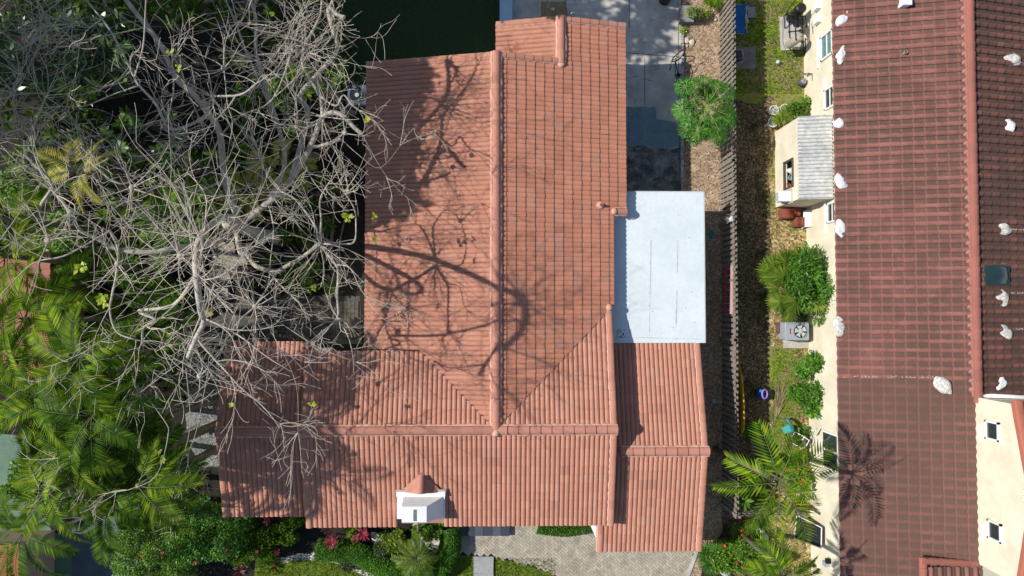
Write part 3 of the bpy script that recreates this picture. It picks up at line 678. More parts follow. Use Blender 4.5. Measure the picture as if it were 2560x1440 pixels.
ac = thing('window_air_conditioner', 'white box air conditioner sticking out of the cream shed wall', 'air conditioner', (sx0-.3,sy0+.3,1.5))
c = P(1945,480,1.55); b = MB(); b.box((sx0-.27,sy0+.22,1.5),(.55,.42,.34)); b.build('casing', plain('ac_white', (.80,.82,.84)), ac)
b = MB()
for k in range(5): b.box((sx0-.555,sy0+.22,1.38+.06*k),(.012,.36,.02))
b.build('grille', plain('ac_grille', (.4,.42,.42)), ac)
b = MB(); b.box((sx0-.12,sy0+.2,1.28),(.3,.5,.05)); b.box((sx0+.0-.02,sy0+.24,1.5),(.06,.6,.5)); b.build('mounting_board', plain('board', (.5,.47,.40)), ac)
# ---------------------------------------------------------------- sandbags and mortar lumps on the neighbour roof
sandm = mat('sandbag_cloth', (.80,.81,.83), (.68,.69,.70), 9, .8, bump=.6, bscale=14, fine=.1, fscale=12)
lump = mat('bag_dirty', (.78,.76,.70), (.42,.40,.36), 14, .9, bump=.6, bscale=18, lo=.4, hi=.6)
def bag(px, py, rz, L, W, label, seed, open_=False, neck=True):
    L *= 1.4; W *= 1.45
    c = P(px,py,3.6); z = nz(c.x)+.08; c = P(px,py,z)
    o = thing('sandbag', label, 'sandbag', c, 'white sandbags holding down the old roof')
    b = MB(); ca, sa = math.cos(rz), math.sin(rz)
    bm = bmesh.new(); bmesh.ops.create_icosphere(bm, subdivisions=4, radius=1); vs = []
    for v in bm.verts:
        p = v.co.copy(); k = 1+.34*noise.noise(p*1.0+Vector((seed*5,seed,0)))+.05*noise.noise(p*3+Vector((seed,0,3)))
        wq = 1-.55*max(0,p.x)**2 if neck else 1
        x, y, zz = p.x*L*k, p.y*W*k*wq, max(-.3,p.z)*.11*k
        vs.append((c.x+x*ca-y*sa, c.y+x*sa+y*ca, c.z+zz))
    b.idx(vs, [tuple(q.index for q in f.verts) for f in bm.faces], True); bm.free()
    b.build('cloth', lump if open_ else sandm, o)
    if neck:
        b = MB(); e = Vector((c.x+ca*L*1.05, c.y+sa*L*1.05, c.z+.0)); blob(b, e, .06, seed, 2, (1.3,.9,.7), .5, rz=rz); b.build('tied_end', sandm, o)
    if open_:
        b = MB(); blob(b, (c.x-.02,c.y+.03,c.z+.05), W*.6, seed+9, 3, (1.25,1,.3), .3, 1.8, rz); b.build('spilled_sand', lump, o)
bag(2105,49,R(55),.24,.13,'plump white sandbag at the top of the neighbour eave, uppermost on that edge',1)
bag(2103,139,R(75),.24,.13,'white sandbag with tied neck on the eave just below the teal window',2)
bag(2098,308,R(160),.18,.15,'small flattened white cloth bag on the eave at the shed roof corner',3,neck=False)
bag(2102,455,R(-60),.25,.15,'white sandbag with torn grey side on the eave beside the lower end of the shed',4,neck=False)
bag(2100,570,R(-85),.26,.14,'smooth white sandbag on the eave above the fan palm and shrubs',5,neck=False)
bag(2098,816,R(-80),.29,.17,'crumpled dirty sandbag on the eave beside the round air conditioner fan',6,True,False)
bag(2357,963,R(-50),.29,.17,'largest torn sandbag lying alone in the middle of the red roof slope',7,True,False)
bag(2530,149,R(-20),.26,.18,'grey worn sandbag topmost on the dark slope past the ridge',8,True,False)
bag(2523,316,R(-60),.20,.16,'small clean white sandbag on the dark slope above the skylight',9)
bag(2508,573,R(0),.22,.15,'burst white bag with a thin white spill line above the skylight',10,True,False)
bag(2502,744,R(90),.22,.2,'crumpled white bag directly under the skylight',11,True,False)
bag(2511,831,R(-30),.24,.17,'ragged white bag second below the skylight on the dark slope',12,True,False)
bag(2500,960,R(-120),.22,.13,'grey-white tied bag just above the upper storey gutter',13)
b = MB()
for q in range(90):
    x = 2092+rnd(0,1)**.6*243; y = 941+rnd(-2,3)+ (x-2092)*.004; c = P(x,y,3.6); z = nz(c.x)+.13; blob(b, P(x,y,z), rnd(.006,.02), q, 1, (2,.7,.3))
for q in range(60):
    x = 2520+rnd(0,40); y = random.choice((574,733,822))+rnd(-1.5,1.5); c = P(x,y,4); z = nz(c.x)+.095; blob(b, P(x,y,z), rnd(.008,.022), q, 1, (2,.7,.3))
tag(b.build('spilled_powder', lump), 'trails of spilled white powder running beside the sandbags on the red roof', 'powder', kind='stuff')
# ---------------------------------------------------------------- picket fences
woodf = mat('weathered_wood', (.27,.235,.19), (.17,.15,.125), 4, .9, fine=.25, fscale=18)
def fence(label, pts, h, name='picket_fence', pw=.145, gap=.085, lean=0, extra=.35, side=1):
    a0 = pts[0]; f = thing(name, label, 'fence', (a0[0],a0[1],0)); pk = MB(); rl = MB(); n = 0
    for (a, c) in zip(pts, pts[1:]):
        a, c = Vector((*a,0)), Vector((*c,0)); d = (c-a); L = d.length; d.normalize(); sd = Vector((d.y,-d.x,0))*side; k = int(L/(pw+gap))
        for i in range(k+1):
            q = a + d*(i*L/k); hh = h + rnd(-.04,.03); tl = d*rnd(-.015,.015)
            for off, dd in ((sd*.045, 0),):
                u = d*pw/2; t = sd*.011
                top = q+off+tl+Vector((0,0,hh)); bot = q+off+Vector((0,0,.03))
                vs = [bot-u-t, bot+u-t, bot+u+t, bot-u+t, top-u-t-UPV*.05, top+u-t-UPV*.05, top+u+t-UPV*.05, top-u+t-UPV*.05, top-t, top+t]
                pk.idx(vs, [(0,3,2,1),(0,1,5,8,4),(1,2,6,5),(2,3,7,9,6),(3,0,4,7),(4,8,9,7),(8,5,6,9)])
            if extra:      # battens on the back
                qq = q + d*(pw+gap)/2 - sd*.045; u = d*pw/2; top = qq+Vector((0,0,hh-.03+tl.y)); bot = qq+Vector((0,0,.03)); t = sd*.01
                pk.idx([bot-u-t, bot+u-t, bot+u+t, bot-u+t, top-u-t, top+u-t, top+u+t, top-u+t], [(0,3,2,1),(0,1,5,4),(1,2,6,5),(2,3,7,6),(3,0,4,7),(4,5,6,7)])
        for z in (.35, h*.5, h-.3): rl.bar(a+UPV*z, c+UPV*z, .04, .09)
        m = max(1, int(L/2.4))
        for i in range(m+1):
            q = a+d*(i*L/m)-sd*.09; p_ = MB(); p_.box((q.x,q.y,(h+.03)/2),(.09,.09,h+.03)); p_.build('post', woodf, f)
    pk.build('pickets', woodf, f); rl.build('rails', woodf, f); return f
FX = P(1840,500,1.8).x
fence('long weathered grey picket fence dividing the two yards', [(P(1838,-40,1.8).x-.02, P(1838,-60,1.8).y),(P(1838,400,1.8).x,P(1838,400,1.8).y),(P(1843,850,1.8).x,P(1843,850,1.8).y),(P(1845,1287,1.8).x,P(1845,1287,1.8).y)], 1.78, side=-1)
fence('short grey picket fence closing the yard beside the tall palm', [(P(1850,1288,1.75).x,P(1850,1288,1.75).y),(P(2010,1288,1.75).x+.1,P(1850,1288,1.75).y)], 1.72, name='picket_gate_fence', side=-1, pw=.14)
# ---------------------------------------------------------------- curb bricks, bike, drive bits
curbm = mat('curb_white', (.55,.55,.52), (.22,.22,.21), 5, .9, fine=.2)
k = 0
for y in range(85, 440, 16):
    if 250 < y < 300: continue
    c = P(1706+rnd(-1,1), y, .08); b = MB(); b.box((c.x,c.y,.06),(.11,.26,.12),rnd(-.06,.06)); o = b.build('curb_block', curbm, loc=c); k += 1
    tag(o, '%s driveway edging block %s' % (('whitewashed','chipped grey')[k%2], ('level with the flagstones','beside the bicycle front wheel','beside the bicycle','next to the bicycle saddle','just below the bicycle','above the blue painted patch','beside the blue painted patch','at the corner of the blue painted patch','at the dark stained concrete','below the dark stained edge','near the white roof')[min(10,k//2)]), 'edging block', 'edging blocks along the driveway')
def wheel(parent, c, r, axis, m, rim):
    """axis unit vector"""
    ax = Vector(axis).normalized(); u = ax.orthogonal().normalized(); v = ax.cross(u); b = MB()
    b.tube([Vector(c)+(u*math.cos(a)+v*math.sin(a))*r for a in [2*math.pi*i/24 for i in range(25)]], .025, 6, False)
    o = b.build('wheel', m, parent); b = MB()
    for i in range(10): a = math.pi*2*i/10; b.tube([c, Vector(c)+(u*math.cos(a)+v*math.sin(a))*r],.004,3,False)
    b.tube([Vector(c)-ax*.04,Vector(c)+ax*.04],.02,6); b.build('spokes', rim, o)
black = plain('black_plastic', (.015,.015,.017), .4); steel = plain('steel', (.4,.41,.42), .35, .7); redp = plain('red_paint', (.5,.03,.03), .5)
bk = thing('bicycle', 'black bicycle leaning on the edging at the right side of the driveway', 'bicycle', P(1690,180,0))
def bp(x, y, z): return P(x, y, z)
fwc, rwc = bp(1696,140,.34), bp(1700,222,.34)
wheel(bk, fwc, .33, (.55,-.8,.2), black, steel); wheel(bk, rwc, .33, (1,.12,.3), black, steel)
b = MB(); st_, bb, sd_, hd = bp(1690,198,.85), bp(1696,188,.3), bp(1688,205,.62), bp(1688,152,.9)
for p, q, r in ((hd,bb,.022),(hd,sd_,.018),(bb,st_,.018),(sd_,rwc,.012),(bb,rwc,.012),(hd,fwc,.018)): b.tube([p,q],r,6)
b.build('frame', black, bk)
b = MB(); blob(b, st_, .13, 3, 2, (.55,1.2,.35)); b.build('saddle', black, bk)
b = MB(); b.tube([bp(1676,166,1.02),bp(1679,152,1.05),bp(1688,148,1.02),bp(1696,131,1.03),bp(1704,126,1.02)],.014,6); b.tube([bp(1678,165,1.0),bp(1674,176,.98)],.03,6); o = b.build('handlebar', black, bk)
b = MB(); b.tube([bp(1699,127,1.03),bp(1707,124,1.02)],.02,6); b.build('grip', redp, o)
b = MB(); b.lathe(tuple(bb-Vector((0,0,.0))), [(.1,-.01),(.1,.01)], 14); b.bar(bb+Vector((-.17,0,0)),bb+Vector((.17,.05,0)),.03,.03); b.build('crank', black, bk)
# stone block planter with pot
pl = thing('stone_block', 'grey stone block under the potted succulent beside the drive', 'block', P(1720,38,0))
b = MB(); c = P(1717,34,.3); b.box((c.x,c.y,.15),(.62,.72,.3)); b.build('block', mat('stone', (.30,.29,.27),(.2,.2,.19),3,.9,fine=.2), pl)
c = P(1728,32,.5); pt = thing('potted_succulent', 'yellow-green trailing succulent in a round pot on the stone block', 'potted plant', c)
b = MB(); b.lathe((c.x,c.y,.3), [(.14,0),(.2,.25),(.22,.26),(.19,.24)], 14); b.build('pot', plain('pot_grey', (.35,.33,.3)), pt)
succ = leafmat('succulent', [(0,(.12,.2,.03)),(.5,(.26,.36,.05)),(1,(.4,.48,.08))], .2)
b = MB(); leaf_cloud(b, [(c.x,c.y,.62,.26,.2,.16),(c.x+.35,c.y+.05,.42,.3,.2,.15),(c.x+.7,c.y+.1,.25,.25,.2,.12)], 700, .09); b.build('leaves', succ, pt)
c = P(1708,75,.2); sp = thing('small_succulent', 'little round green succulent at the driveway edge below the stone block', 'plant', c)
b = MB(); leaf_cloud(b, [(c.x,c.y,.1,.15,.15,.14)], 150, .08); b.build('leaves', succ, sp); b = MB(); b.tube([(c.x,c.y,0),(c.x,c.y,.12)],.03,5); b.build('stem', plain('stemb', (.15,.12,.06)), sp)
for i,(x,y,r,lb) in enumerate(((1716,101,.13,'pale broken flagstone on the soil nearest the driveway'),(1730,106,.14,'pale broken flagstone, right one of the pair on the soil'),(1718,114,.05,'small white pebble below the broken flagstones'),(1789,48,.08,'white chunk of stone at the foot of the fence'))):
    c = P(x,y,.04); b = MB(); blob(b, c, r, i, 2, (1,1.1,.3), .5); tag(b.build('flagstone', mat('flag', (.6,.55,.46),(.5,.46,.4),6,.9), loc=c), lb, 'stone')
c = P(1665,-2,.3); b = MB(); b.lathe((c.x,c.y+.1,0), [(.25,0),(.27,.5),(.26,.56),(.2,.57)], 20); tag(b.build('black_bin', black, loc=(c.x,c.y,0)), 'round black bin at the top edge of the driveway', 'bin')
# hose bib / crate behind extension
c = P(1383,22,.5); cr = thing('wicker_table', 'square tan wicker table behind the house gable', 'table', c)
wick = mat('wicker', (.34,.25,.11), (.2,.14,.06), 9, .9, fine=.3)
b = MB()
for i in range(18): b.box((c.x-.5+i*.06,c.y,.5+.004*(i%2)),(.05,.62,.03))
b.build('top', wick, cr)
b = MB()
for sx_ in (-.48,.48):
    for sy_ in (-.27,.27): b.box((c.x+sx_,c.y+sy_,.24),(.05,.05,.48))
b.build('leg_frame', wick, cr)
c2 = P(1383,22,.6); b = MB(); b.lathe((c2.x,c2.y,.52),[(.07,0),(.07,.06),(.05,.07)],14); b.tube([(c2.x-.02,c2.y,.56),(c2.x-.25,c2.y+.1,.54),(c2.x-.12,c2.y+.42,.53),(c2.x-.2,c2.y+.8,.3)],.012,4); tag(b.build('cable_lamp', plain('lamp_white',(.6,.6,.58)), loc=c2), 'small round white fitting with black cable on the wicker table', 'lamp')
c = P(1265,20,.5); b = MB(); b.prism([(c.x-.27,c.y-.6),(c.x+.27,c.y-.6),(c.x+.27,c.y+.9),(c.x-.27,c.y+.9)], 0, .5); tag(b.build('blue_bench', mat('pale_blue',(.42,.55,.68),(.36,.5,.62),2,.6), loc=c), 'pale blue flat bench at the lawn edge behind the house', 'bench')
b = MB(); b.tube([P(1420,38,3.55),P(1432,31,3.75),P(1440,33,3.7),P(1478,42,3.4)],.012,4); b.tube([P(1437,31,3.75),P(1437,38,3.5)],.014,4); b.build('antenna_wire', steel, house)
# condenser by the left wall
def condenser(label, c, w_, l_, h, colr, fanc, red_badge=None, rz=0, off=0):
    t = thing('air_conditioner_unit', label, 'air conditioner', c); b = MB(); M = []
    r_ = .07
    def rr(w2, l2, z): return [(c[0]+sx_*(w2-r_)+r_*math.cos(a), c[1]+sy_*(l2-r_)+r_*math.sin(a), z) for sx_, sy_, a0 in ((1,1,0),(-1,1,90),(-1,-1,180),(1,-1,270)) for a in (R(a0),R(a0+30),R(a0+60),R(a0+90))]
    A, B, C_, D = rr(w_/2,l_/2,c[2]), rr(w_/2,l_/2,c[2]+h-.05), rr(w_/2+.015,l_/2+.015,c[2]+h-.05), rr(w_/2-.01,l_/2-.01,c[2]+h)
    n = len(A); vs = A+B+C_+D
    b.idx(vs, [(k*n+i,k*n+(i+1)%n,(k+1)*n+(i+1)%n,(k+1)*n+i) for k in range(3) for i in range(n)]+[tuple(range(3*n,4*n))]); b.build('casing', colr, t)
    fx = c[0]+off; fr_ = min(w_,l_)*.38
    b = MB(); b.lathe((fx,c[1],c[2]+h), [(fr_+.03,0),(fr_+.03,.03),(fr_,.03),(fr_,-.0)], 28); g = b.build('fan_guard', colr, t)
    b = MB(); b.lathe((fx,c[1],c[2]+h+.002), [(fr_,0),(fr_,.004)], 28); b.build('fan_opening', black, g)
    b = MB()
    for k in range(5):
        a = 2*math.pi*k/5; d = Vector((math.cos(a),math.sin(a),0)); e = Vector((math.cos(a+.9),math.sin(a+.9),0)); o_ = Vector((fx,c[1],c[2]+h+.015))
        b.face([o_+d*fr_*.2, o_+d*fr_*.92+UPV*.03, o_+e*fr_*.92, o_+e*fr_*.2])
    b.build('fan_blades', fanc, t)
    b = MB(); b.lathe((fx,c[1],c[2]+h+.03), [(fr_*.3,0),(fr_*.3,.03),(fr_*.1,.04)], 16); b.build('hub', plain('hub_grey',(.45,.48,.48)), t)
    if red_badge: b = MB(); b.box((c[0]-w_/2+.2,c[1],c[2]+h+.004),(.05,.24,.006)); b.build('badge', redp, t)
    return t
grey_case = plain('case_grey', (.33,.38,.41), .5)
c = P(1992,829,.1); b = MB(); cs = P(1990,838,.05); b.box((cs.x,cs.y,.05),(1.1,1.12,.1)); tag(b.build('concrete_pad', concrete, loc=cs), 'square concrete pad under the round-fan air conditioner', 'concrete pad')
c = P(1993,828,.8); condenser('grey outdoor air conditioner with round fan on a concrete pad beside the neighbour wall', Vector((c.x,c.y,.1)), 1.0, .76, .72, grey_case, plain('blade_grey',(.5,.52,.52),.3), True, 0, .12)
c = P(893,238,.75); condenser('dark outdoor air conditioner half hidden beside the left wall of the terracotta house', Vector((c.x,c.y,.05)), .8, .9, .7, plain('case_dark',(.09,.11,.14),.5), plain('blade_dark',(.03,.035,.05),.3))
# flashing of items in the soil alley
tl = plain('teal_plastic', (.02,.22,.26), .5)
o = thing('dust_rake', 'small teal hand rake with pale handle on the shaded soil beside the white roof', 'rake', P(1780,595,.1))
b = MB(); q = P(1777,590,.06); b.prism([(q.x-.14,q.y+.16),(q.x+.14,q.y+.18),(q.x+.05,q.y-.12),(q.x-.03,q.y-.12)], .04, .08); b.build('head', tl, o)
b = MB(); b.tube([P(1779,597,.08),P(1789,616,.08)],.015,5); b.build('handle', plain('pale_handle',(.3,.35,.32)), o)
c = P(1787,1003,.1); b = MB(); blob(b, c, .11, 2, 3, (1,1,1), .02); tag(b.build('ball', plain('ball_blue',(.35,.5,.55)), loc=c), 'small pale blue ball in the dark alley beside the garage roof', 'ball')
o = thing('wire_bundle', 'tangle of pale wire hung over the picket fence', 'wire', P(1822,545,1.6)); b = MB()
for q in range(16):
    a = P(1829+rnd(-3,3),548+rnd(-4,4),1.75); e = P(1800+rnd(-6,16),552+rnd(-14,16),rnd(.6,1.3)); b.tube([a,(a+e)/2+Vector((rnd(-.1,.1),rnd(-.1,.1),.15)),e],.008,3)
b.build('wires', plain('wire_pale',(.4,.39,.36)), o); b = MB(); blob(b, P(1829,548,1.78), .1, 4, 2, (1,1.3,.7), .6); b.build('tied_knot', plain('knot',(.6,.6,.6)), o)
# folded red parasol resting on fence rail
o = thing('folded_ladder', 'long red and pink aluminium ladder stored flat along the fence', 'ladder', P(1827,720,1.6)); pk_ = plain('pink_alu',(.75,.45,.42),.4,.2); dr = plain('dark_red',(.25,.03,.04),.5)
a0, a1 = P(1830,662,1.45), P(1828,785,1.45)
b = MB(); b.bar(a0,a1,.10,.05); b.build('rail', pk_, o); b = MB(); b.bar(a0+Vector((.12,0,.03)),a1+Vector((.12,0,.03)),.06,.04); b.build('rail', pk_, o)
b = MB(); b.bar(a0+Vector((-.14,0,-.3)),a1+Vector((-.14,0,-.3)),.12,.05); b.build('rail', dr, o)
for k in range(7):
    b = MB(); q = a0.lerp(a1,(k+.5)/7); b.tube([q+Vector((-.2,0,-.3)),q+Vector((.1,0,0))],.02,6); b.build('rung', steel, o)
# ---------------------------------------------------------------- neighbour yard
o = thing('beach_chair', 'bright blue fabric beach chair on pale legs beside the fence', 'chair', P(1858,50,.5)); bl = plain('blue_fabric',(.012,.16,.48),.7); pale = plain('pale_frame',(.5,.52,.42),.5)
b = MB(); n = 8; vs = []
for i in range(n+1):
    for j in range(n+1):
        u, v = i/n, j/n; x = 1834+v*33; y = 12+u*72; sag = math.sin(math.pi*u)*.09; xx = x - (math.sin(math.pi*u)*6 if v > .5 else 0)*(v-.5)*2
        vs.append(P(xx, y+ (v-.5)*(3 if u > .5 else -6), .5-.12*(1-v)-sag))
b.idx(vs, [(i*(n+1)+j,i*(n+1)+j+1,(i+1)*(n+1)+j+1,(i+1)*(n+1)+j) for i in range(n) for j in range(n)], True); b.build('sling_seat', bl, o)
b = MB(); b.tube([P(1868,12,.52),P(1863,45,.45),P(1868,82,.52)],.018,6); b.tube([P(1835,84,.4),P(1866,84,.45)],.018,6); b.tube([P(1835,12,.4),P(1867,13,.45)],.018,6); b.build('frame', steel, o)
for y in (22,70): b = MB(); b.tube([P(1862,y,.48),P(1869,y-8,.02)],.018,6); b.build('leg', pale, o)
for y in (22,70): b = MB(); b.tube([P(1838,y,.4),P(1838,y+4,.02)],.018,6); b.build('leg', pale, o)
b = MB(); b.bar(P(1864,36,.45),P(1870,58,.38),.07,.05); b.build('armrest', pale, o)
c = P(1878,31,.06); b = MB(); b.box((c.x,c.y,.06),(.36,.48,.06),.05); tag(b.build('foot_mat', plain('grey_blue',(.2,.27,.28),.8), loc=c), 'pale grey-blue square cushion on the grass by the blue beach chair', 'cushion')
c = P(1862,146,.02); b = MB(); b.box((c.x,c.y,.03),(.95,.98,.05),.02); tag(b.build('patio_slab', mat('slab_dark',(.20,.20,.20),(.14,.14,.14),3,.9,fine=.15), loc=c), 'shaded square paving slab with the folding chair on it', 'slab')
o = thing('folding_chair', 'dark blue folding chair with tubular metal frame on the paving slab', 'chair', P(1848,142,.4)); nv = plain('navy',(.04,.055,.10),.7)
b = MB(); vs = [P(1838,127,.45),P(1853,126,.45),P(1856,143,.45),P(1838,146,.45)]; b.face(vs); b.face([v-UPV*.03 for v in vs][::-1]); b.build('seat', nv, o)
b = MB(); b.box(tuple(P(1846,151,.7)),(.32,.04,.25)); b.build('backrest', nv, o)
b = MB(); b.tube([P(1838,124,.45),P(1851,123,.47),P(1855,128,.45),P(1857,143,.45),P(1856,154,.8),P(1840,157,.82)],.014,6); b.tube([P(1857,128,.44),P(1860,150,.02)],.013,6); b.tube([P(1840,145,.44),P(1840,152,.02)],.013,6); b.build('frame', steel, o)
for (x,y,r,m_,lb,ct_) in ((1945,155,.09,plain('glassball',(.5,.6,.55),.3),'pale glass ball lying on the grass of the neighbour yard','ball'),(1948,44,.035,plain('tinyball',(.45,.45,.3)),'tiny tan ball on the grass near the exercise bench','ball')):
    c = P(x,y,r); b = MB(); blob(b, c, r, 1, 3, (1,1,1), .02); tag(b.build('ball', m_, loc=c), lb, ct_)
# weight bench with punching bag
c = P(1982,84,.03); b = MB(); b.box((c.x-.1,c.y,.03),(.95,1.5,.06),.03); tag(b.build('concrete_pad', mat('pad_pale',(.5,.49,.45),(.38,.37,.34),2,.9,fine=.15), loc=c), 'pale concrete pad under the black exercise machine', 'concrete pad')
o = thing('exercise_machine', 'black weight machine with bars and handles on a pale pad by the cream wall', 'exercise machine', P(1990,70,0))
bk_ = plain('black_metal',(.02,.02,.022),.4,.3); b = MB()
for pts in (((1972,40,.9),(1975,95,.9)),((1988,36,1.3),(1990,100,1.2)),((2003,38,1.1),(2005,110,1.0)),((1966,45,.6),(2012,40,1.0)),((1970,80,.8),(2008,76,1.0)),((1976,125,.3),(2002,126,.3)),((1976,125,.3),(1974,110,.3)),((2002,126,.3),(2003,112,.3)),
            ((1980,138,.1),(2012,138,.1)),((2012,138,.1),(2014,95,.5)),((1962,44,.5),(1962,70,.1)),((2014,40,1.3),(2016,70,1.3))): b.tube([P(*p) for p in pts],.03,6)
b.build('frame', bk_, o)
b = MB()
for k in range(9): q = P(1984+rnd(-10,14),50+rnd(-10,10),1+rnd(-.2,.3)); b.tube([q,q+Vector((rnd(-.3,.3),rnd(-.3,.3),rnd(-.2,.2)))],rnd(.02,.06),7)
b.build('levers', bk_, o)
b = MB(); q = P(1990,52,.9); b.lathe(tuple(q),[(.2,-.04),(.22,0),(.2,.04)],16); b.build('weight_plate', black, o); b = MB(); q = P(1992,60,1.1); b.lathe(tuple(q),[(.15,-.04),(.17,0),(.15,.04)],16); b.build('weight_plate', black, o)
b = MB(); blob(b, P(1976,54,.75), .12, 3, 2, (1,.8,.4)); b.build('padded_seat', plain('blue_pad',(.01,.15,.5)), o)
o = thing('punching_bag', 'tan cylindrical punching bag leaning across the exercise machine', 'punching bag', P(1985,100,.8)); tan = plain('tan_leather',(.40,.35,.28),.6)
a0, a1 = P(1970,114,.45), P(2003,90,1.25); b = MB(); b.tube([a0,a0.lerp(a1,.06),a0.lerp(a1,.94),a1],[.15,.18,.18,.14],14); b.build('bag', tan, o); b = MB(); b.tube([a1,a1+(a1-a0).normalized()*.06],[.05,.04],8); b.tube([a0.lerp(a1,.45),a0.lerp(a1,.49)],[.19,.19],14); b.build('strap', plain('strap_tan',(.3,.26,.2)), o)
c = P(2005,18,1.2); b = MB(); b.lathe((c.x,c.y,0),[(.2,0),(.22,.6),(.22,1.15),(.17,1.2)],18); tag(b.build('barrel', black, loc=(c.x,c.y,0)), 'round black barrel standing at the wall above the exercise machine', 'barrel')
for i,(x,y) in enumerate(((2048,14),(2040,48))):
    c = P(x,y,1.5); b = MB(); b.box((WX-.09,c.y,1.5),(.18,.34,.36)); b.box((WX-.02,c.y,1.1),(.05,.2,.5)); tag(b.build('meter_box', whitep, loc=(WX,c.y,1.5)), ('upper white utility box on the cream wall near the barrel','lower white utility box on the cream wall near the exercise machine')[i], 'meter box')
b = MB(); b.tube([P(1985,-20,.3),P(1968,20,.1),P(1957,50,.05),P(1957,105,.05),P(1968,142,.05),P(1990,170,.05),P(2010,184,.3),P(2030,184,.8),P(2018,192,1.1),P(2022,182,.9)],.02,5); tag(b.build('hose', plain('hose_grey',(.12,.12,.11)), loc=P(1960,90,0)), 'dark garden hose curving over the grass to the cream wall', 'hose')
c = P(2007,204,.3); o = thing('lantern_pot', 'small round metal urn standing against the wall below the hose end', 'urn', (c.x,c.y,0)); b = MB(); b.lathe((c.x,c.y,0),[(.1,0),(.17,.15),(.17,.3),(.1,.38)],14); b.build('body', plain('urn_dark',(.08,.08,.11),.4), o); b = MB(); b.lathe((c.x,c.y,.38),[(.13,0),(.12,.03),(.05,.06)],14); b.build('lid', steel, o)
# frames / screen, white board, tiles
o = thing('window_screen', 'black mesh window screen with thin white frame leaning on the neighbour wall', 'window screen', P(2020,1330,0))
q = [P(1992,1288,.05),P(2054,1319,1.5),P(2053,1370,1.5),P(1986,1345,.05)]
b = MB()
for i in range(4): b.bar(q[i], q[(i+1)%4], .035, .035)
b.build('frame', whitep, o); b = MB(); b.face(q); b.face([v-Vector((0,0,.015)) for v in q][::-1]); b.build('mesh', plain('screen_black',(.022,.026,.03),.35,spec=.5), o)
o = thing('white_board', 'rounded white plastic board leaning against the wall next to the stacked red tiles', 'board', P(2015,545,0))
q0, q1 = P(2010,530,.1), P(2029,545,.75); b = MB(); b.box((q0.x+.1,P(2015,546,.4).y,.42),(.05,.72,.55),0,(0,R(38))); b.build('panel', plain('panel_white',(.72,.72,.66)), o); b = MB(); b.tube([P(2003,572,.08),P(2012,566,.15),P(2029,566,.6)],.035,6); b.build('spout', plain('spout_white',(.65,.63,.57)), o)
tc = mat('terracotta_stack', (.25,.06,.035), (.17,.05,.035), 4, .8, fine=.2)
def tile_stack(px, py, w_, l_, n, rz, label):
    c = P(px,py,0); o = thing('roof_tile_stack', label, 'roof tiles', c, 'stacks of spare red roof tiles')
    for k in range(n):
        b = MB(); vs = []; ca, sa = math.cos(rz), math.sin(rz)
        for u in (-.5,.5):
            for j in range(9):
                t = j/8; x = (t-.5)*w_; y = u*l_; z = .05*math.sin(math.pi*t*2)+.06+k*.09
                vs.append((c.x+x*ca-y*sa,c.y+x*sa+y*ca,z+.03)); 
        m = len(vs); vs += [(v[0],v[1],v[2]-.035) for v in vs]
        fs = [(j,j+1,9+j+1,9+j) for j in range(8)]+[(m+j+1,m+j,m+9+j,m+9+j+1) for j in range(8)]+[(0,m,m+1,1)]+[(j,m+j,m+j+1,j+1) for j in range(1,8)]+[(9+j+1,m+9+j+1,m+9+j,9+j) for j in range(8)]+[(0,9,m+9,m),(8,m+8,m+17,17)]
        b.idx(vs, fs, True); b.build('tile', tc, o)
tile_stack(1960,537,.42,.52,4,R(90),'left stack of red roof tiles, tallest, in front of the shed end'); tile_stack(1986,529,.4,.42,2,0,'low stack of red roof tiles touching the shed end wall'); tile_stack(1992,557,.45,.42,3,0,'right-hand stack of red roof tiles next to the white board')
c = P(1947,820,.1); b = MB(); b.tube([P(1947,806,.12),P(1947,833,.12)],.14,10); tag(b.build('ridge_tile', mat('brown_tile',(.14,.07,.05),(.1,.05,.04),4,.9), loc=c), 'single brown barrel tile on the gravel left of the concrete pad', 'roof tile')
# kayak along the fence
o = thing('kayak', 'long yellow kayak stood on edge along the neighbour side of the fence', 'kayak', P(1852,990,.5)); ym_ = plain('yellow_hull',(.62,.33,.015),.35)
b = MB(); pts = [(1843,888,1.1),(1846,920,1.05),(1849,960,1.0),(1851,1000,1.0),(1852,1040,1.0),(1852,1070,1.02),(1850,1087,1.06)]; rs = [.03,.10,.17,.2,.2,.17,.07]
vs = []; K_ = 10
for (x,y,z), r in zip(pts, rs):
    c = P(x,y,z)
    for j in range(K_): a = 2*math.pi*j/K_; vs.append((c.x+.42*r*math.cos(a)+.02, c.y, c.z+1.9*r*math.sin(a)))
n = len(pts); b.idx(vs, [(i*K_+j,(i+1)*K_+j,(i+1)*K_+(j+1)%K_,i*K_+(j+1)%K_) for i in range(n-1) for j in range(K_)]+[tuple(range(K_)),tuple((n-1)*K_+j for j in range(K_-1,-1,-1))], True); b.build('hull', ym_, o)
b = MB(); b.tube([P(1852,985,1.42),P(1855,1000,1.4),P(1851,1020,1.42),P(1852,1035,1.42)],.012,4); b.build('deck_cord', black, o)
c = P(1856,950,.4); b = MB(); b.lathe((c.x,c.y,.02),[(.2,0),(.22,.03),(.2,.05)],18); tag(b.build('round_disc', plain('grey_disc',(.25,.24,.22)), loc=c), 'grey round disc on the ground behind the yellow kayak', 'disc')
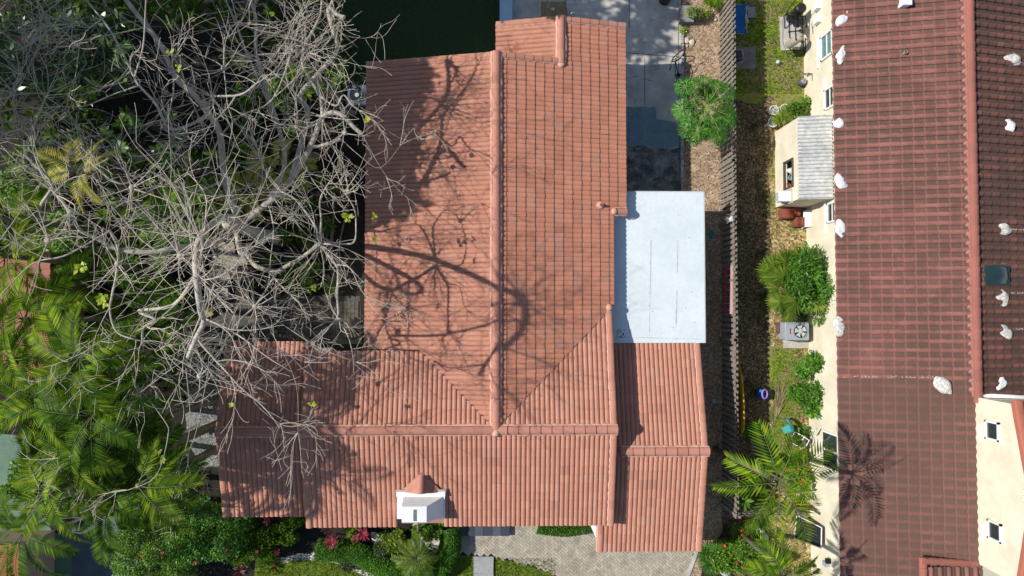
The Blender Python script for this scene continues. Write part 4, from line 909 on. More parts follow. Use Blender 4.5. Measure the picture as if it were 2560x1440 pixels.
# blue jug
o = thing('laundry_tub', 'dark blue tub with lilac rim on the shaded grass', 'tub', P(1907,985,0)); q = P(1904,984,.2)
b = MB(); b.lathe((q.x,q.y,0),[(.2,0),(.26,.25),(.25,.4)],18,1.05,.95); b.build('body', plain('blue_tub',(.02,.05,.30),.35), o)
b = MB(); q2 = P(1912,985,.5); ring = [(q2.x+.14*math.cos(a)*1.0,q2.y+.19*math.sin(a),.5-.5*.14*math.cos(a)) for a in [2*math.pi*i/20 for i in range(21)]]; b.tube(ring,.035,7,False); b.build('rim', plain('lilac',(.35,.25,.65),.4), o)
b = MB(); b.face([ (x,y,z-.01) for x,y,z in ring[:-1]]); b.build('dark_inside', black, o); b = MB(); blob(b, P(1902,978,.46), .12, 3, 2, (1,.8,.5)); b.build('lid', plain('bright_blue',(.03,.22,.7),.35), o)
b = MB(); b.tube([P(1894,990,.3),P(1896,996,.3),P(1901,995,.3)],.02,5); b.build('handle', plain('hgrey',(.4,.42,.5)), o)
# dead fronds
o = thing('dead_palm_frond', 'dry brown fallen palm frond lying on the yard grass', 'palm frond', P(1955,1010,.05)); b = MB(); base = P(1939,1048,.06)
for q in range(60):
    t = q/60; e = P(1948+rnd(-14,28), 948+rnd(0,60)**1.0, .05+rnd(0,.12)); s0 = base.lerp(P(1958,975,.1), rnd(0,.75)); b.kite(s0, e, .035, (rnd(-.4,.4),rnd(-.4,.4),1), .3)
b.build('leaflets', leafmat('dry_frond',[(0,(.22,.16,.08)),(1,(.42,.33,.2))],.05), o); b = MB(); b.tube([base,P(1947,1010,.1),P(1960,965,.12)],[.03,.02,.01],5); b.build('stalk', plain('dry_stalk',(.3,.22,.13)), o)
# teal chair and white frame
o = thing('toddler_bike_seat', 'teal plastic child seat with curved rim on the neighbour grass', 'child seat', P(1970,1075,.3)); tq = plain('turquoise',(.08,.42,.38),.4)
b = MB(); vs = [P(1953,1070,.45),P(1972,1062,.5),P(1982,1080,.5),P(1962,1084,.4)]; b.idx(vs+[v-UPV*.06 for v in vs],[(0,1,2,3),(7,6,5,4),(0,4,5,1),(1,5,6,2),(2,6,7,3),(3,7,4,0)]); b.build('seat', tq, o)
b = MB(); b.tube([P(1961,1046,.35),P(1969,1050,.5),P(1978,1062,.55),P(1984,1078,.5),P(1978,1086,.4)],[.05,.07,.07,.06,.04],7); b.build('rim', plain('teal_dark',(.03,.18,.19),.4), o)
b = MB()
for x,y in ((1956,1072),(1978,1080)): b.tube([P(x,y,.42),P(x+1,y+1,.02)],.02,5)
b.build('legs', steel, o)
o = thing('walker_frame', 'white tubular walking frame tipped over beside the cream wall', 'walking frame', P(2000,1100,.3))
b = MB()
for pts in (((1988,1080,.5),(2010,1092,.9),(2023,1101,.9),(2016,1114,.8),(2004,1120,.6),(1975,1105,.2)),((1988,1080,.5),(1978,1092,.3)),((2010,1092,.9),(2002,1110,.5)),((2033,1088,1.2),(2042,1072,1.4),(2030,1090,1.0)),((2004,1120,.6),(1998,1125,.3))): b.tube([P(*p) for p in pts],.024,6)
b.build('frame', whitep, o); b = MB(); vs = [P(2003,1098,.7),P(2015,1099,.8),P(2013,1110,.75),P(2002,1110,.7)]; b.face(vs); b.build('sling', plain('sling_grey',(.16,.12,.12)), o)
c = P(1996,936,.1); b = MB(); blob(b, c, .11, 5, 2, (1.2,.9,.7), .4); tag(b.build('rock', plain('grey_rock',(.3,.28,.25)), loc=c), 'grey rounded rock between the two small shrubs', 'rock')
# bollard logs / curbs near front
for i,(x0,y0,x1,y1,z,m_,lb,nm,ct_) in enumerate(((1884,1306,1916,1345,.1,mat('white_log',(.72,.72,.70),(.3,.3,.29),7,.8,lo=.4,hi=.6),'patchy white concrete beam lying below the picket corner','concrete_beam','concrete beam'),
        (1798,1424,1826,1445,.1,mat('grey_log',(.5,.5,.5),(.35,.35,.35),5,.8),'pale concrete beam among the flowering shrubs at the bottom edge','concrete_beam','concrete beam'),
        (1832,1400,1848,1412,.1,mat('grey_log',(.4,.4,.4)),'short grey curb piece among the red-flowered shrubs','curb_piece','curb'))):
    b = MB(); b.tube([P(x0,y0,z+.1),P(x1,y1,z)],.075 if 'pipe' in nm else .12,8); tag(b.build(nm, m_, loc=P(x0,y0,0)), lb, ct_)
c = P(2063,1405,1.6); o = thing('wall_lantern', 'dark wall lantern with pale glass low on the cream wall', 'lantern', c); b = MB(); b.box((WX-.1,c.y+.1,1.75),(.18,.2,.14)); b.build('cap', black, o); b = MB(); b.box((WX-.1,c.y-.08,1.55),(.16,.2,.26)); b.build('glass', plain('lantern_glass',(.3,.38,.5),.2), o)
c = P(1209,1412,.06); b = MB(); b.box((c.x,c.y,.05),(.84,.7,.1),-.02); tag(b.build('stepping_stone', mat('slab_grey',(.36,.37,.36),(.27,.28,.27),2,.9,fine=.1,fscale=10), loc=c), 'square grey concrete slab set in the front lawn', 'slab')
c = P(1209,1448,.06); b = MB(); b.box((c.x,c.y,.05),(.84,.5,.1)); tag(b.build('stepping_stone', mat('slab_grey',(.36,.37,.36)), loc=c), 'grey concrete slab just cut by the bottom edge of the lawn', 'slab')
# left-hand odds
for i,(x,y,w_,l_,rz,lb) in enumerate(((565,575,.9,.9,0,'mossy yellowed stepping slab, uppermost of the garden steps under the bare tree'),(560,640,.95,1.2,.05,'large square stepping slab under the thick limb'),(550,690,.85,.95,0,'stepping slab in the middle of the garden steps'),(512,772,.5,.8,.45,'pale tilted stone slab below the garden steps'),(600,650,.6,.5,.1,'small square slab right of the garden steps'),(545,735,.9,.5,0,'lowest long slab of the garden steps'))):
    c = P(x,y,.1); b = MB(); b.box((c.x,c.y,.08+.01*i),(w_,l_,.16),rz); tag(b.build('stepping_slab', mat('step_stone%d'%(i%3),((.34,.28,.12),(.33,.29,.23),(.42,.40,.34))[0 if i==0 else 1 if i!=3 else 2],None,3,.9,fine=.25,fscale=9), loc=c), lb, 'slab')
b = MB()
for k in range(22):
    for j in range(9):
        if random.random() < .9: q = P(690+k*9.6, 758+j*10, .03); b.box((q.x,q.y,.03+rnd(0,.006)),(.15,.16,.05))
tag(b.build('brick_paving', mat('old_brick',(.15,.13,.10),(.07,.06,.05),3,.9,fine=.35,fscale=9)), kind='structure')
for q0_, q1_, lb in ((P(505,985,.6),P(440,1020,1.0),'upper grey wooden plank sticking out from the palms to the gravel bed'),(P(500,1060,.5),P(450,1085,.8),'lower grey wooden plank between the palms and the gravel bed')):
    b = MB(); b.bar(q0_, q1_, .12, .06); tag(b.build('wooden_plank', mat('plank',(.2,.17,.13)), loc=q0_), lb, 'plank')
# left neighbour house
lh = thing('salmon_tiled_house', 'salmon tiled house on the far left almost hidden by palms', 'house', (-20,4,0))
ex = P(125,700,2.9).x; e0, e1 = P(100,960,2.9).y, P(100,630,2.9).y
b = MB(); b.prism([(-30,e0+.3),(ex-.4,e0+.3),(ex-.4,e1),(-30,e1)],0,2.8); b.build('wall', plain('salmon_wall',(.4,.2,.15)), lh)
tile_plane(RF, (ex,e0,2.9), (0,1,0), e1-e0, (-1,0,TP), 7, .345, .05, .4, tilemat('salmon_tile',[(.1,(.42,.14,.09)),(.6,(.5,.2,.14)),(1,(.4,.17,.12))],(.3,.15,.1),.4), lh, 'wave', seed=41, per=1)
ph = thing('orange_porch', 'orange tiled porch roof at the lower left corner', 'porch', P(0,1330,2.6)); x1_ = P(50,1300,2.6).x; y1_ = P(50,1360,2.6).y
b = MB(); b.prism([(-26,-14),(x1_-.3,-14),(x1_-.3,y1_-.3),(-26,y1_-.3)],0,2.5); b.build('wall', plain('white_wall',(.55,.35,.28)), ph)
tile_plane('roof', (x1_,-14,2.6), (0,1,0), 14+y1_, (-1,0,.2), 6, .345, .05, .4, mat('orange_tile',(.5,.16,.08),(.42,.13,.07),3,.8), ph, 'wave', seed=42, per=1)
# ---------------------------------------------------------------- VEGETATION
bark = mat('pale_bark', (.52,.47,.39), (.33,.30,.25), 3, .9, fine=.2, fscale=14)
twigm = mat('twig_bark', (.64,.57,.48), (.44,.38,.31), 2, .85)
palmtrunk = mat('palm_trunk', (.24,.2,.14), (.13,.12,.07), 6, .9)
young = leafmat('young_leaf', [(0,(.3,.42,.02)),(1,(.45,.5,.04))], .35)
def spline(pts, sub=4):
    out = []; n = len(pts)
    for i in range(n-1):
        p0, p1, p2, p3 = pts[max(0,i-1)], pts[i], pts[i+1], pts[min(n-1,i+2)]
        for k in range(sub):
            t = k/sub; out.append(.5*((2*p1)+(-p0+p2)*t+(2*p0-5*p1+4*p2-p3)*t*t+(-p0+3*p1-3*p2+p3)*t**3))
    out.append(pts[-1]); return out
tr = random.Random(11)
def twig(b, p, d, L, r, depth, segs=7, curl=.5, ks=4):
    p = Vector(p); d = Vector(d).normalized(); st = L/segs; pts = [p.copy()]; rs = [r]
    ax = Vector((tr.gauss(0,1),tr.gauss(0,1),tr.gauss(0,.5))); kids = []
    for i in range(segs):
        ax = (ax*.7 + Vector((tr.gauss(0,1),tr.gauss(0,1),tr.gauss(0,.6)))*.6)
        d = (d + ax*curl*.22 + Vector((0,0,.03))).normalized(); p = p + d*st; pts.append(p.copy()); rs.append(max(.0065, r*(1-.75*(i+1)/segs)))
        if depth > 0 and i > 0 and tr.random() < .45: kids.append((p.copy(), d.copy(), rs[-1]))
    b.tube(pts, rs, ks, False)
    for q, dd, rr in kids:
        nd_ = (dd*.7 + Vector((tr.gauss(0,1),tr.gauss(0,1),tr.gauss(0,.55)))*.62).normalized()
        twig(b, q, nd_, L*tr.uniform(.4,.75), max(.006, rr*.75), depth-1, max(4,segs-1), curl, 3)
def bare_tree(label, base, trunk, limbs, knots, density, loc, tdepth=2):
    t = thing('bare_tree', label, 'tree', loc)
    b = MB(); pts = spline([Vector(q) for q in trunk[0]]); rr = [trunk[1][0]+(trunk[1][1]-trunk[1][0])*i/(len(pts)-1) for i in range(len(pts))]; b.tube(pts, rr, 12); b.build('trunk', bark, t)
    tw = MB(); lm = MB()
    for L in limbs:
        raw = [P(q[0],q[1],q[2]) for q in L[0]]; path = spline(raw, 4); n = len(path); r0, r1 = L[1]; r0 *= .68; r1 *= .8 if r1 > .02 else 1.1; r0 *= .85 if r0 > .1 else 1
        # small natural wobble
        rs = [(r0+(r1-r0)*(i/(n-1)))*(1+.12*noise.noise(path[i]*3)) for i in range(n)]
        lb = MB(); lb.tube(path, rs, 9); lb.build('limb', bark, t)
        length = sum((path[i+1]-path[i]).length for i in range(n-1)); m = int(length*density*(1 if len(L) < 3 else L[2]))
        for k in range(m):
            i = min(n-2, int((tr.random()**.8)*(n-1))); d = (path[i+1]-path[i]).normalized()
            dd = (d*.45 + Vector((tr.gauss(0,1),tr.gauss(0,1),tr.gauss(.25,.5)))*.7).normalized()
            twig(tw, path[i].lerp(path[i+1], tr.random()), dd, tr.uniform(.6,1.9), min(rs[i]*.5,.022), tdepth, 9, .45)
        for k in range(int(length*.36*(1 if len(L) < 3 else L[2]))):
            i = min(n-2, int((tr.random()**.7)*(n-1))); d = (path[i+1]-path[i]).normalized()
            dd = (d*.3 + Vector((tr.gauss(0,1),tr.gauss(0,1),tr.gauss(.15,.35)))).normalized()
            twig(tw, path[i].lerp(path[i+1], tr.random()), dd, tr.uniform(1.8,3.4), min(rs[i]*.6,.030), tdepth, 12, .55, 5)
        e = path[-1]; d = (path[-1]-path[-2]).normalized()
        if r1 < .05:
            for k in range(3): twig(tw, e, (d+Vector((tr.gauss(0,.5),tr.gauss(0,.5),tr.gauss(0,.3)))), tr.uniform(.8,1.6), max(.014,r1*.7), tdepth)
    for (x,y,z,n,Lm) in knots:
        c = P(x,y,z)
        kb = MB(); blob(kb, c, .09, x, 2, (1,1,.8), .5); kb.build('knot', bark, t)
        for k in range(int(n*.8)):
            a = 2*math.pi*tr.random(); d = Vector((math.cos(a),math.sin(a),tr.uniform(-.1,.7))); twig(tw, c+d*.08, d, tr.uniform(.55,1.1)*Lm, .018, 1, 9, .36)
    tw.build('twigs', twigm, t)
    return t
base = P(700,600,0); T = lambda z, dx=0, dy=0: (base.x+dx, base.y+dy, z)
limbs = [
 ([(600,560,5.0),(563,450,6),(550,335,7),(520,283,7.8),(480,230,8.4),(443,200,8.8),(400,110,9.3),(330,20,9.8),(290,-40,10)],(.2,.07)),
 ([(545,320,7.2),(505,235,8),(530,240,8.4),(600,237,8.7),(640,210,9)],(.075,.03)),
 ([(520,283,7.8),(490,305,8.3),(425,322,8.8),(390,260,9.3),(345,210,9.8),(320,160,10),(275,75,10.3),(215,0,10.5)],(.075,.018)),
 ([(335,195,9.9),(357,120,10.2),(363,40,10.5),(365,-10,10.6)],(.035,.015)),
 ([(345,215,9.8),(285,235,10),(210,265,10.2),(150,265,10.3)],(.03,.01)),
 ([(612,560,5.4),(590,548,7),(563,543,8.6),(532,560,10),(500,594,11.4),(490,650,11.7),(494,720,11.6),(502,780,11.3),(510,805,11.1),(488,850,10.9),(470,895,10.8)],(.2,.075)),
 ([(600,560,5.5),(540,605,8),(440,620,9.3),(380,630,9.6),(300,625,9.8),(240,595,10),(200,575,10.2),(175,530,10.3),(135,480,10.4)],(.17,.035)),
 ([(273,575,10.1),(295,620,9.9),(292,680,9.9),(280,740,10),(275,780,10),(292,830,10),(340,850,10)],(.06,.018)),
 ([(275,577,10.1),(240,597,10.2),(160,640,10.4),(80,660,10.5),(0,740,10.6)],(.045,.012)),
 ([(487,853,10.9),(550,880,9.4),(633,867,8.2),(700,880,7.8),(760,905,7.5)],(.05,.012),.5),
 ([(490,687,11.6),(433,763,10),(347,777,9),(390,800,9),(358,820,8.8),(355,860,8.5),(335,890,8.3),(360,915,8.2),(400,930,8)],(.075,.03)),
 ([(335,960,8.5),(270,1050,8.6),(180,1140,8.7)],(.024,.007),.5),([(340,960,8.3),(410,1050,8.4),(420,1090,8.4),(390,1190,8.4),(320,1225,8.3)],(.024,.008),.5),
 ([(360,960,8.5),(320,1050,8.4),(280,1110,8.4),(235,1180,8.3)],(.022,.006),.5),([(465,920,8.6),(475,1070,8),(445,1175,7.6)],(.02,.006),.5),([(520,930,8.5),(505,1010,8),(490,1080,7.8),(470,1135,7.6)],(.02,.006),.5),
 ([(335,890,8.3),(330,930,8.4),(340,965,8.4)],(.04,.024),.5),
 ([(600,560,5),(640,530,5.6),(690,490,6),(727,450,6.2),(777,367,6.6),(807,292,6.8),(850,285,6.8),(885,318,6.8),(905,335,6.8)],(.19,.085)),
 ([(807,292,6.8),(800,240,7),(770,190,7.3),(755,150,7.5),(770,100,7.8),(800,40,8),(805,-10,8.2)],(.1,.035)),
 ([(800,240,7.0),(840,265,7),(858,237,7.1),(880,262,7.1),(897,275,7.1)],(.05,.03)),
 ([(727,450,6.2),(770,290,6.4),(750,240,6.5),(800,180,6.7),(843,123,6.8),(828,60,7),(822,20,7),(845,38,7),(863,43,7)],(.13,.08)),
 ([(660,520,5.3),(710,420,5.5),(700,330,5.6),(665,220,5.8),(640,130,6),(640,50,6.2),(620,-20,6.3)],(.12,.06)),
 ([(777,367,6.6),(800,365,6.7),(853,348,6.8)],(.075,.07),.3),
 ([(593,587,5.5),(600,630,6),(617,637,6),(640,665,6.2),(690,680,6.3),(712,668,6.4),(760,640,6.6),(800,607,6.8)],(.13,.075)),
 ([(793,592,6.8),(787,563,6.8),(740,500,6.9),(705,480,7)],(.07,.03)),([(800,600,6.8),(803,550,6.7),(800,500,6.7),(820,460,6.8)],(.065,.02)),
 ([(805,615,6.8),(830,650,6.8),(845,675,6.8),(843,740,6.8),(845,790,6.8),(825,815,6.8)],(.075,.035)),([(840,662,6.8),(875,670,6.9),(900,720,6.8),(915,740,6.8)],(.03,.012)),
 ([(810,610,6.8),(850,610,6.9),(885,605,6.9),(890,560,7),(885,520,7),(860,480,7.1)],(.05,.015)),
 ([(690,685,6.3),(640,762,6.5),(600,800,6.6),(560,860,6.7)],(.05,.02)),([(640,765,6.5),(720,820,6.6),(800,870,6.7),(890,905,6.7)],(.025,.007),.5),
 ([(640,770,6.5),(690,850,6.7),(740,960,6.8),(745,1080,6.8)],(.018,.006),.4),([(560,860,6.7),(610,940,6.8),(640,1010,6.8),(700,1060,6.8)],(.022,.006),.4),
 ([(690,300,6.5),(620,140,7.4),(590,60,8),(560,-10,8.2)],(.06,.02)),([(550,340,7),(600,290,7.4),(680,250,7.8),(730,130,8)],(.045,.02)),([(600,700,6.6),(660,570,7.2),(700,560,7.6)],(.03,.01)),
 ([(563,450,6),(470,480,7.5),(380,430,9),(300,460,9.5),(220,400,9.8)],(.06,.015)),([(480,400,8),(420,380,8.6),(330,390,9),(250,340,9.2)],(.035,.01)),
 ([(853,348,6.8),(900,390,6.9),(950,420,6.9),(1000,365,6.9)],(.014,.005),.4),([(905,335,6.8),(940,400,6.8),(965,440,6.8)],(.012,.005),.4),
]
knots = [(800,610,6.8,16,2.0),(500,597,11.6,18,2.5),(494,700,11.6,10,2.1),(450,640,11.4,9,2.0),(540,640,11.2,9,2.0),(638,765,6.5,18,2.0),(807,292,6.8,13,2.0),(862,332,6.8,7,1.2),(530,240,8.2,9,1.5),(600,60,8,9,1.7),(295,660,9.9,8,1.4),(620,140,7.4,11,1.7),
 (690,190,7,12,1.6),(175,530,10.3,7,1.5),(760,130,7.5,12,1.5),(500,300,7.8,9,1.6),(855,45,7,10,1.5),(430,180,9,8,1.5),(560,170,8.5,9,1.6),(655,400,6.8,12,1.7),(740,320,6.8,10,1.4),(720,90,7.8,10,1.5),(590,680,7,11,1.6),
 (530,730,8,9,1.6),(330,470,9.4,9,1.6),(120,600,10.4,6,1.4),(850,800,6.8,8,1.0),(560,860,6.7,9,1.5),(350,905,8.2,8,1.3),(500,940,8,7,1.3),(870,480,7,6,1.0)]
BT = bare_tree('huge bare pollarded tree with pale twisting limbs spreading beside the terracotta house', base, ([T(0,0,0),T(2,-.1,.05),T(4,.05,-.05),T(5.6,-.1,.0)],(.26,.17)), limbs, knots, .55, base)
b = MB()
for (x,y,z) in ((480,45,9),(685,33,8),(940,600,6.8),(870,545,7),(425,130,9.5),(445,170,9.5),(935,540,6.8),(918,300,6.9),(785,720,7),(575,1010,7),(200,670,9.8),(210,665,9.8),(255,745,9.8),(262,760,9.8),(470,390,8),(780,1010,6.5),(405,1150,8.3),(395,1130,8.3),(300,90,9)):
    c = P(x,y,z); s_ = 1.6 if (x,y) in ((870,545),(200,670),(255,745)) else 1
    for q in range(int(7*s_)): a = rnd(0,6.3); e = c+Vector((math.cos(a),math.sin(a),rnd(-.2,.5)))*rnd(.08,.17)*s_; b.kite(c+Vector((rnd(-.05,.05),rnd(-.05,.05),0)), e, .08*s_, (rnd(-.3,.3),rnd(-.3,.3),1), .6)
b.build('young_leaves', young, BT)
base2 = P(150,640,0)
bare_tree('slender bare tree with thin grey branches among the palms at the left edge', base2, ([(base2.x,base2.y,0),(base2.x-.1,base2.y,3),(base2.x,base2.y+.1,5)],(.16,.1)),
 [([(95,600,5),(100,520,6.5),(130,460,7.5),(75,400,8),(65,370,8.2),(90,300,8.5),(120,230,8.8)],(.09,.03)),([(130,460,7.5),(70,430,8),(0,360,8.3),(-30,330,8.3)],(.03,.01)),([(75,400,8),(0,370,8.3)],(.025,.01)),([(90,500,6),(60,520,7),(30,560,7.5),(0,600,7.5)],(.04,.012)),([(100,520,6.5),(170,450,7.5),(230,440,8)],(.04,.012)),([(60,90,8),(30,60,8),(0,30,8)],(.03,.01))],
 [(30,230,8.5,10,1.6),(60,120,9,12,1.8),(100,40,9,10,1.6),(10,330,8.4,8,1.5),(180,60,9.5,9,1.6)], .8, base2)
# ---- palms
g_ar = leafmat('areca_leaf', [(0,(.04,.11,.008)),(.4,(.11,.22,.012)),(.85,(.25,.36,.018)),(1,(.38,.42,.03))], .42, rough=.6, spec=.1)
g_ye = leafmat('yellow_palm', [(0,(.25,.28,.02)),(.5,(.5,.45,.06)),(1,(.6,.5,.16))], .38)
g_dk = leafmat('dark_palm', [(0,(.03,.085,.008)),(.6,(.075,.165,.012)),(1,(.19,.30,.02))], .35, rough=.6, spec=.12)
g_fan = leafmat('fan_leaf', [(0,(.09,.18,.012)),(.6,(.19,.29,.03)),(1,(.34,.40,.07))], .38, rough=.5, spec=.25)
g_whorl = leafmat('glossy_leaf', [(0,(.03,.075,.02)),(.6,(.06,.13,.025)),(.93,(.10,.20,.03)),(1,(.24,.32,.05))], .22, rough=.28, spec=.6)
g_bush = leafmat('bush_leaf', [(0,(.05,.14,.012)),(.6,(.13,.27,.02)),(.95,(.24,.40,.04)),(1,(.38,.45,.06))], .35)
g_hedge = leafmat('hedge_leaf', [(0,(.045,.14,.015)),(.6,(.095,.26,.022)),(1,(.18,.35,.035))], .33)
g_pap = leafmat('papaya_leaf', [(0,(.04,.15,.014)),(.6,(.075,.25,.022)),(1,(.13,.34,.035))], .32, rough=.4, namt=.5, nsc=3)
g_red = leafmat('ti_leaf', [(0,(.18,.015,.03)),(.6,(.35,.03,.06)),(1,(.5,.10,.12))], .3)
g_flo = leafmat('flower', [(0,(.6,.03,.04)),(.6,(.75,.06,.05)),(1,(.8,.16,.08))], .2)
g_flp = leafmat('pink_flower', [(0,(.45,.02,.07)),(1,(.65,.04,.12))], .2)
stemm = plain('green_stem', (.10,.14,.04))
def palm(name, label, cat, px, py, z, L, n, m, az0=0, azr=6.283, e0=.75, bend=1.5, ll=.7, wd=.06, droop=.35, trunk=True, nl=30, var=.2, group=None, vee=.25, base=None):
    c = P(px, py, z); g = base or Vector((c.x,c.y,0)); t = thing(name, label, cat, g, group); b = MB(); rc = MB()
    for i in range(n):
        az = az0 + azr*(i+rnd(-.3,.3))/n
        frond(b, c, az, L*rnd(1-var,1+var*.5), e0+rnd(-.3,.25), bend*rnd(.8,1.2), nl, ll, wd, droop, rc, vee=vee)
    b.build('fronds', m, t); rc.build('frond_stalks', stemm, t)
    if trunk:
        b = MB(); b.tube([g,(g+c)/2+Vector((.05,0,0)),c], [.13,.1,.09], 8); b.build('trunk', palmtrunk, t)
    return t
palm('areca_palm','tall feathery green palm between the picket fence and the neighbour wall','palm',1945,1205,7.2,2.05,11,g_ar,.3,6.283,.4,1.1,.62,.075,.3,nl=19,base=P(1788,1122,0))
palm('areca_palm','feathery palm clump at the bottom edge under the window screen','palm',1965,1440,6.0,1.45,9,g_ar,.2,6.283,.6,1.3,.5,.07,.3,nl=18,base=P(1850,1330,0))
palm('pygmy_palm','small bright green palm in the front bed inside the curved hedge','palm',1043,1395,1.3,1.0,20,g_fan,.1,6.283,.5,1.2,.3,.03,.25,nl=26,base=P(1040,1380,0))
palm('yellow_palm','yellowing palm with golden fronds standing out above the dark shrubs','palm',195,425,6.0,1.55,7,g_ye,.0,6.283,.4,1.0,.5,.06,.3,nl=24)
LPZ = {(30,900):8.2,(110,1000):8.4,(200,900):9.2,(230,1040):8.6,(170,1120):8.3,(120,1230):8.0,(60,1010):8.3}
LP = [(260,930,7.9,2.2,9,1,'dark palm crossing the thin hanging twigs above the planks'),(160,1015,8.0,2.2,9,1,'deep green palm in the thick of the left grove'),(275,1255,7.6,2.0,8,1,'deep green palm above the bluish path'),(290,1080,7.8,2.1,8,1,'dark palm left of the planks'),  # left palm grove (px, py, z, L, n, material, azimuth0, az range)
 (20,640,6.5,2.3,9,0,'lime green palm at the left edge level with the garden steps'),(60,800,6.8,2.5,11,0,'broad sunlit palm over the salmon roof'),(30,900,6.6,2.4,10,0,'palm with wide flat fronds lowest over the salmon roof'),
 (150,740,5.5,2.0,9,1,'dark palm tucked between the bare branches and salmon roof'),(200,900,6.0,2.1,10,0,'bright palm just left of the hanging bare twigs'),(110,1000,7.0,2.5,11,0,'large glossy palm with long drooping fronds above the green patio'),
 (60,1010,6.8,2.2,8,0,'palm hanging over the top edge of the green patio'),(230,1040,6.5,2.2,10,1,'mid-green palm behind the thin hanging twigs'),(170,1120,6.8,2.2,10,0,'sunlit palm with feathery plumes right of the patio'),
 (290,1170,7.2,1.9,9,1,'palm with one large bright frond between the shrub and the gravel'),(335,1140,7.4,2.0,9,1,'dark palm reaching towards the gravel bed'),(310,1010,5.6,2.0,8,1,'shaded palm beside the wooden planks'),
 (370,1210,7.2,2.3,9,1,'dark palm hanging over the bluish path'),(120,1230,6.4,2.2,9,0,'palm at the edge of the green patio'),(60,1330,6.0,2.3,10,1,'dark palm over the orange porch corner'),
 (270,1290,6.0,1.8,7,1,'small dark palm with fronds down over the bluish path'),(400,850,5.0,2.0,8,1,'deep shaded palm under the bare limbs left of the gravel'),(330,830,5.0,2.2,9,1,'shaded palm beneath the zigzag limb'),
 (420,560,4.5,2.3,9,1,'palm with long dark leaflets under the central knot'),(700,430,3.0,1.6,7,2,'low yellowish palm beneath the pruned stubs'),(620,480,3.0,1.5,7,2,'straw-coloured low palm above the garden steps'),(480,520,4.0,2.0,8,1,'dark palm just above the garden steps'),
 (20,540,6.4,1.9,8,0,'palm with stiff leaflets at the left edge above the salmon roof'),(240,660,4.6,1.8,7,1,'shaded palm under the long horizontal limb'),(100,430,4.5,1.7,7,1,'dark palm left of the yellow palm')]
lit_f = {5: [(.3,2.6)]}
for i,(x,y,z,L,n,k,lb) in enumerate(LP):
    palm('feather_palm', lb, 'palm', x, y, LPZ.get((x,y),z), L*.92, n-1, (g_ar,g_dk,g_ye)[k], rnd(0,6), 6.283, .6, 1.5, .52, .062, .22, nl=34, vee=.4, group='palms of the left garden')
palm('feather_palm','palm with broad lime fan-like fronds nearest the lower left house corner','palm',345,1215,8.2,1.9,4,g_ar,-.6,2.2,.3,.9,.6,.07,.25,nl=26,group='palms of the left garden')
# ---- glossy whorled shrubs (upper left)
def whorl_tree(label, spots, z0, r, m, name='schefflera', cat='shrub', n=11, stem=True, wd=.28):
    c0 = P(spots[0][0], spots[0][1], 0); t = thing(name, label, cat, c0); b = MB(); s = MB()
    for (x,y) in spots:
        c = P(x,y,z0+rnd(-.5,.5)); whorl(b, c, r*rnd(.8,1.2), n, .3, wd, .4); whorl(b, c-UPV*.12, r*rnd(.9,1.2), n-3, .0, wd, .4)
        s.tube([(c0.x+(c.x-c0.x)*.3,c0.y+(c.y-c0.y)*.3,.2),(c.x,c.y,c.z-.7),c],[.05,.03,.015],4,False)
    b.build('leaves', m, t); s.build('stems', palmtrunk, t); return t
def scatter(x0,y0,x1,y1,n,dmin=34):
    out = []; k = 0
    while len(out) < n and k < 4000:
        k += 1; p = (rnd(x0,x1), rnd(y0,y1))
        if all((p[0]-q[0])**2+(p[1]-q[1])**2 > dmin*dmin for q in out): out.append(p)
    return out
whorl_tree('dark glossy umbrella tree filling the upper left corner', scatter(-10,40,210,230,26), 4.2, .5, g_whorl)
whorl_tree('glossy umbrella tree right of the one in the upper left corner', scatter(190,50,310,240,15), 4.0, .48, g_whorl)
whorl_tree('umbrella tree with a few lime whorls below the dark canopy', [(165,215),(215,230),(180,250),(140,205),(235,215)], 4.4, .42, g_fan, n=9)
whorl_tree('broad-leaved shrub with bright whorls under the thick left limb', [(315,285),(335,310),(300,310),(420,295),(435,330),(445,355),(275,345),(262,330),(300,370),(330,385),(400,380),(425,400)], 4.0, .36, leafmat('bright_whorl', [(0,(.03,.09,.02)),(.6,(.07,.17,.02)),(1,(.18,.28,.03))], .3, rough=.3), n=10, wd=.35)
whorl_tree('shadowed umbrella shrub beneath the middle left branches', scatter(0,240,250,420,20), 2.6, .45, g_dk)
whorl_tree('dusky umbrella shrub beneath the first knot', scatter(250,380,560,560,26), 2.4, .42, g_dk)
def bush(name, label, cat, px, py, rx, ry, h, n, size, m, flowers=None, group=None, lobes=5, asp=.5, fm=None, stem=True, zb=0):
    c = P(px,py,h*.6); t = thing(name, label, cat, (c.x,c.y,0), group); b = MB(); bl = []
    for i in range(lobes):
        a = 6.283*i/lobes+rnd(-.4,.4); k = .0 if i == 0 else rnd(.45,.78); bl.append((c.x+math.cos(a)*rx*k, c.y+math.sin(a)*ry*k, h*rnd(.38,.66)+zb, rx*rnd(.28,.52), ry*rnd(.28,.52), h*rnd(.28,.45)))
    leaf_cloud(b, bl, n, size, asp); b.build('leaves', m, t)
    if stem:
        b = MB()
        for q in bl[:3]: b.tube([(c.x,c.y,0),(q[0],q[1],q[2])],[.03,.015],4,False)
        b.build('stems', palmtrunk, t)
    if flowers:
        b = MB()
        for q in range(flowers):
            v = random.choice(bl); a = rnd(0,6.28); e = rnd(.1,.9); p = Vector((v[0]+v[3]*e*math.cos(a), v[1]+v[4]*e*math.sin(a), v[2]+v[5]*math.sqrt(max(0,1-e*e))+.05))
            for j in range(7): a2 = rnd(0,6.28); b.kite(p, p+Vector((math.cos(a2),math.sin(a2),rnd(0,.8)))*rnd(.05,.1), .06, (rnd(-.4,.4),rnd(-.4,.4),1), .6)
        b.build('flowers', fm or g_flo, t)
    return t
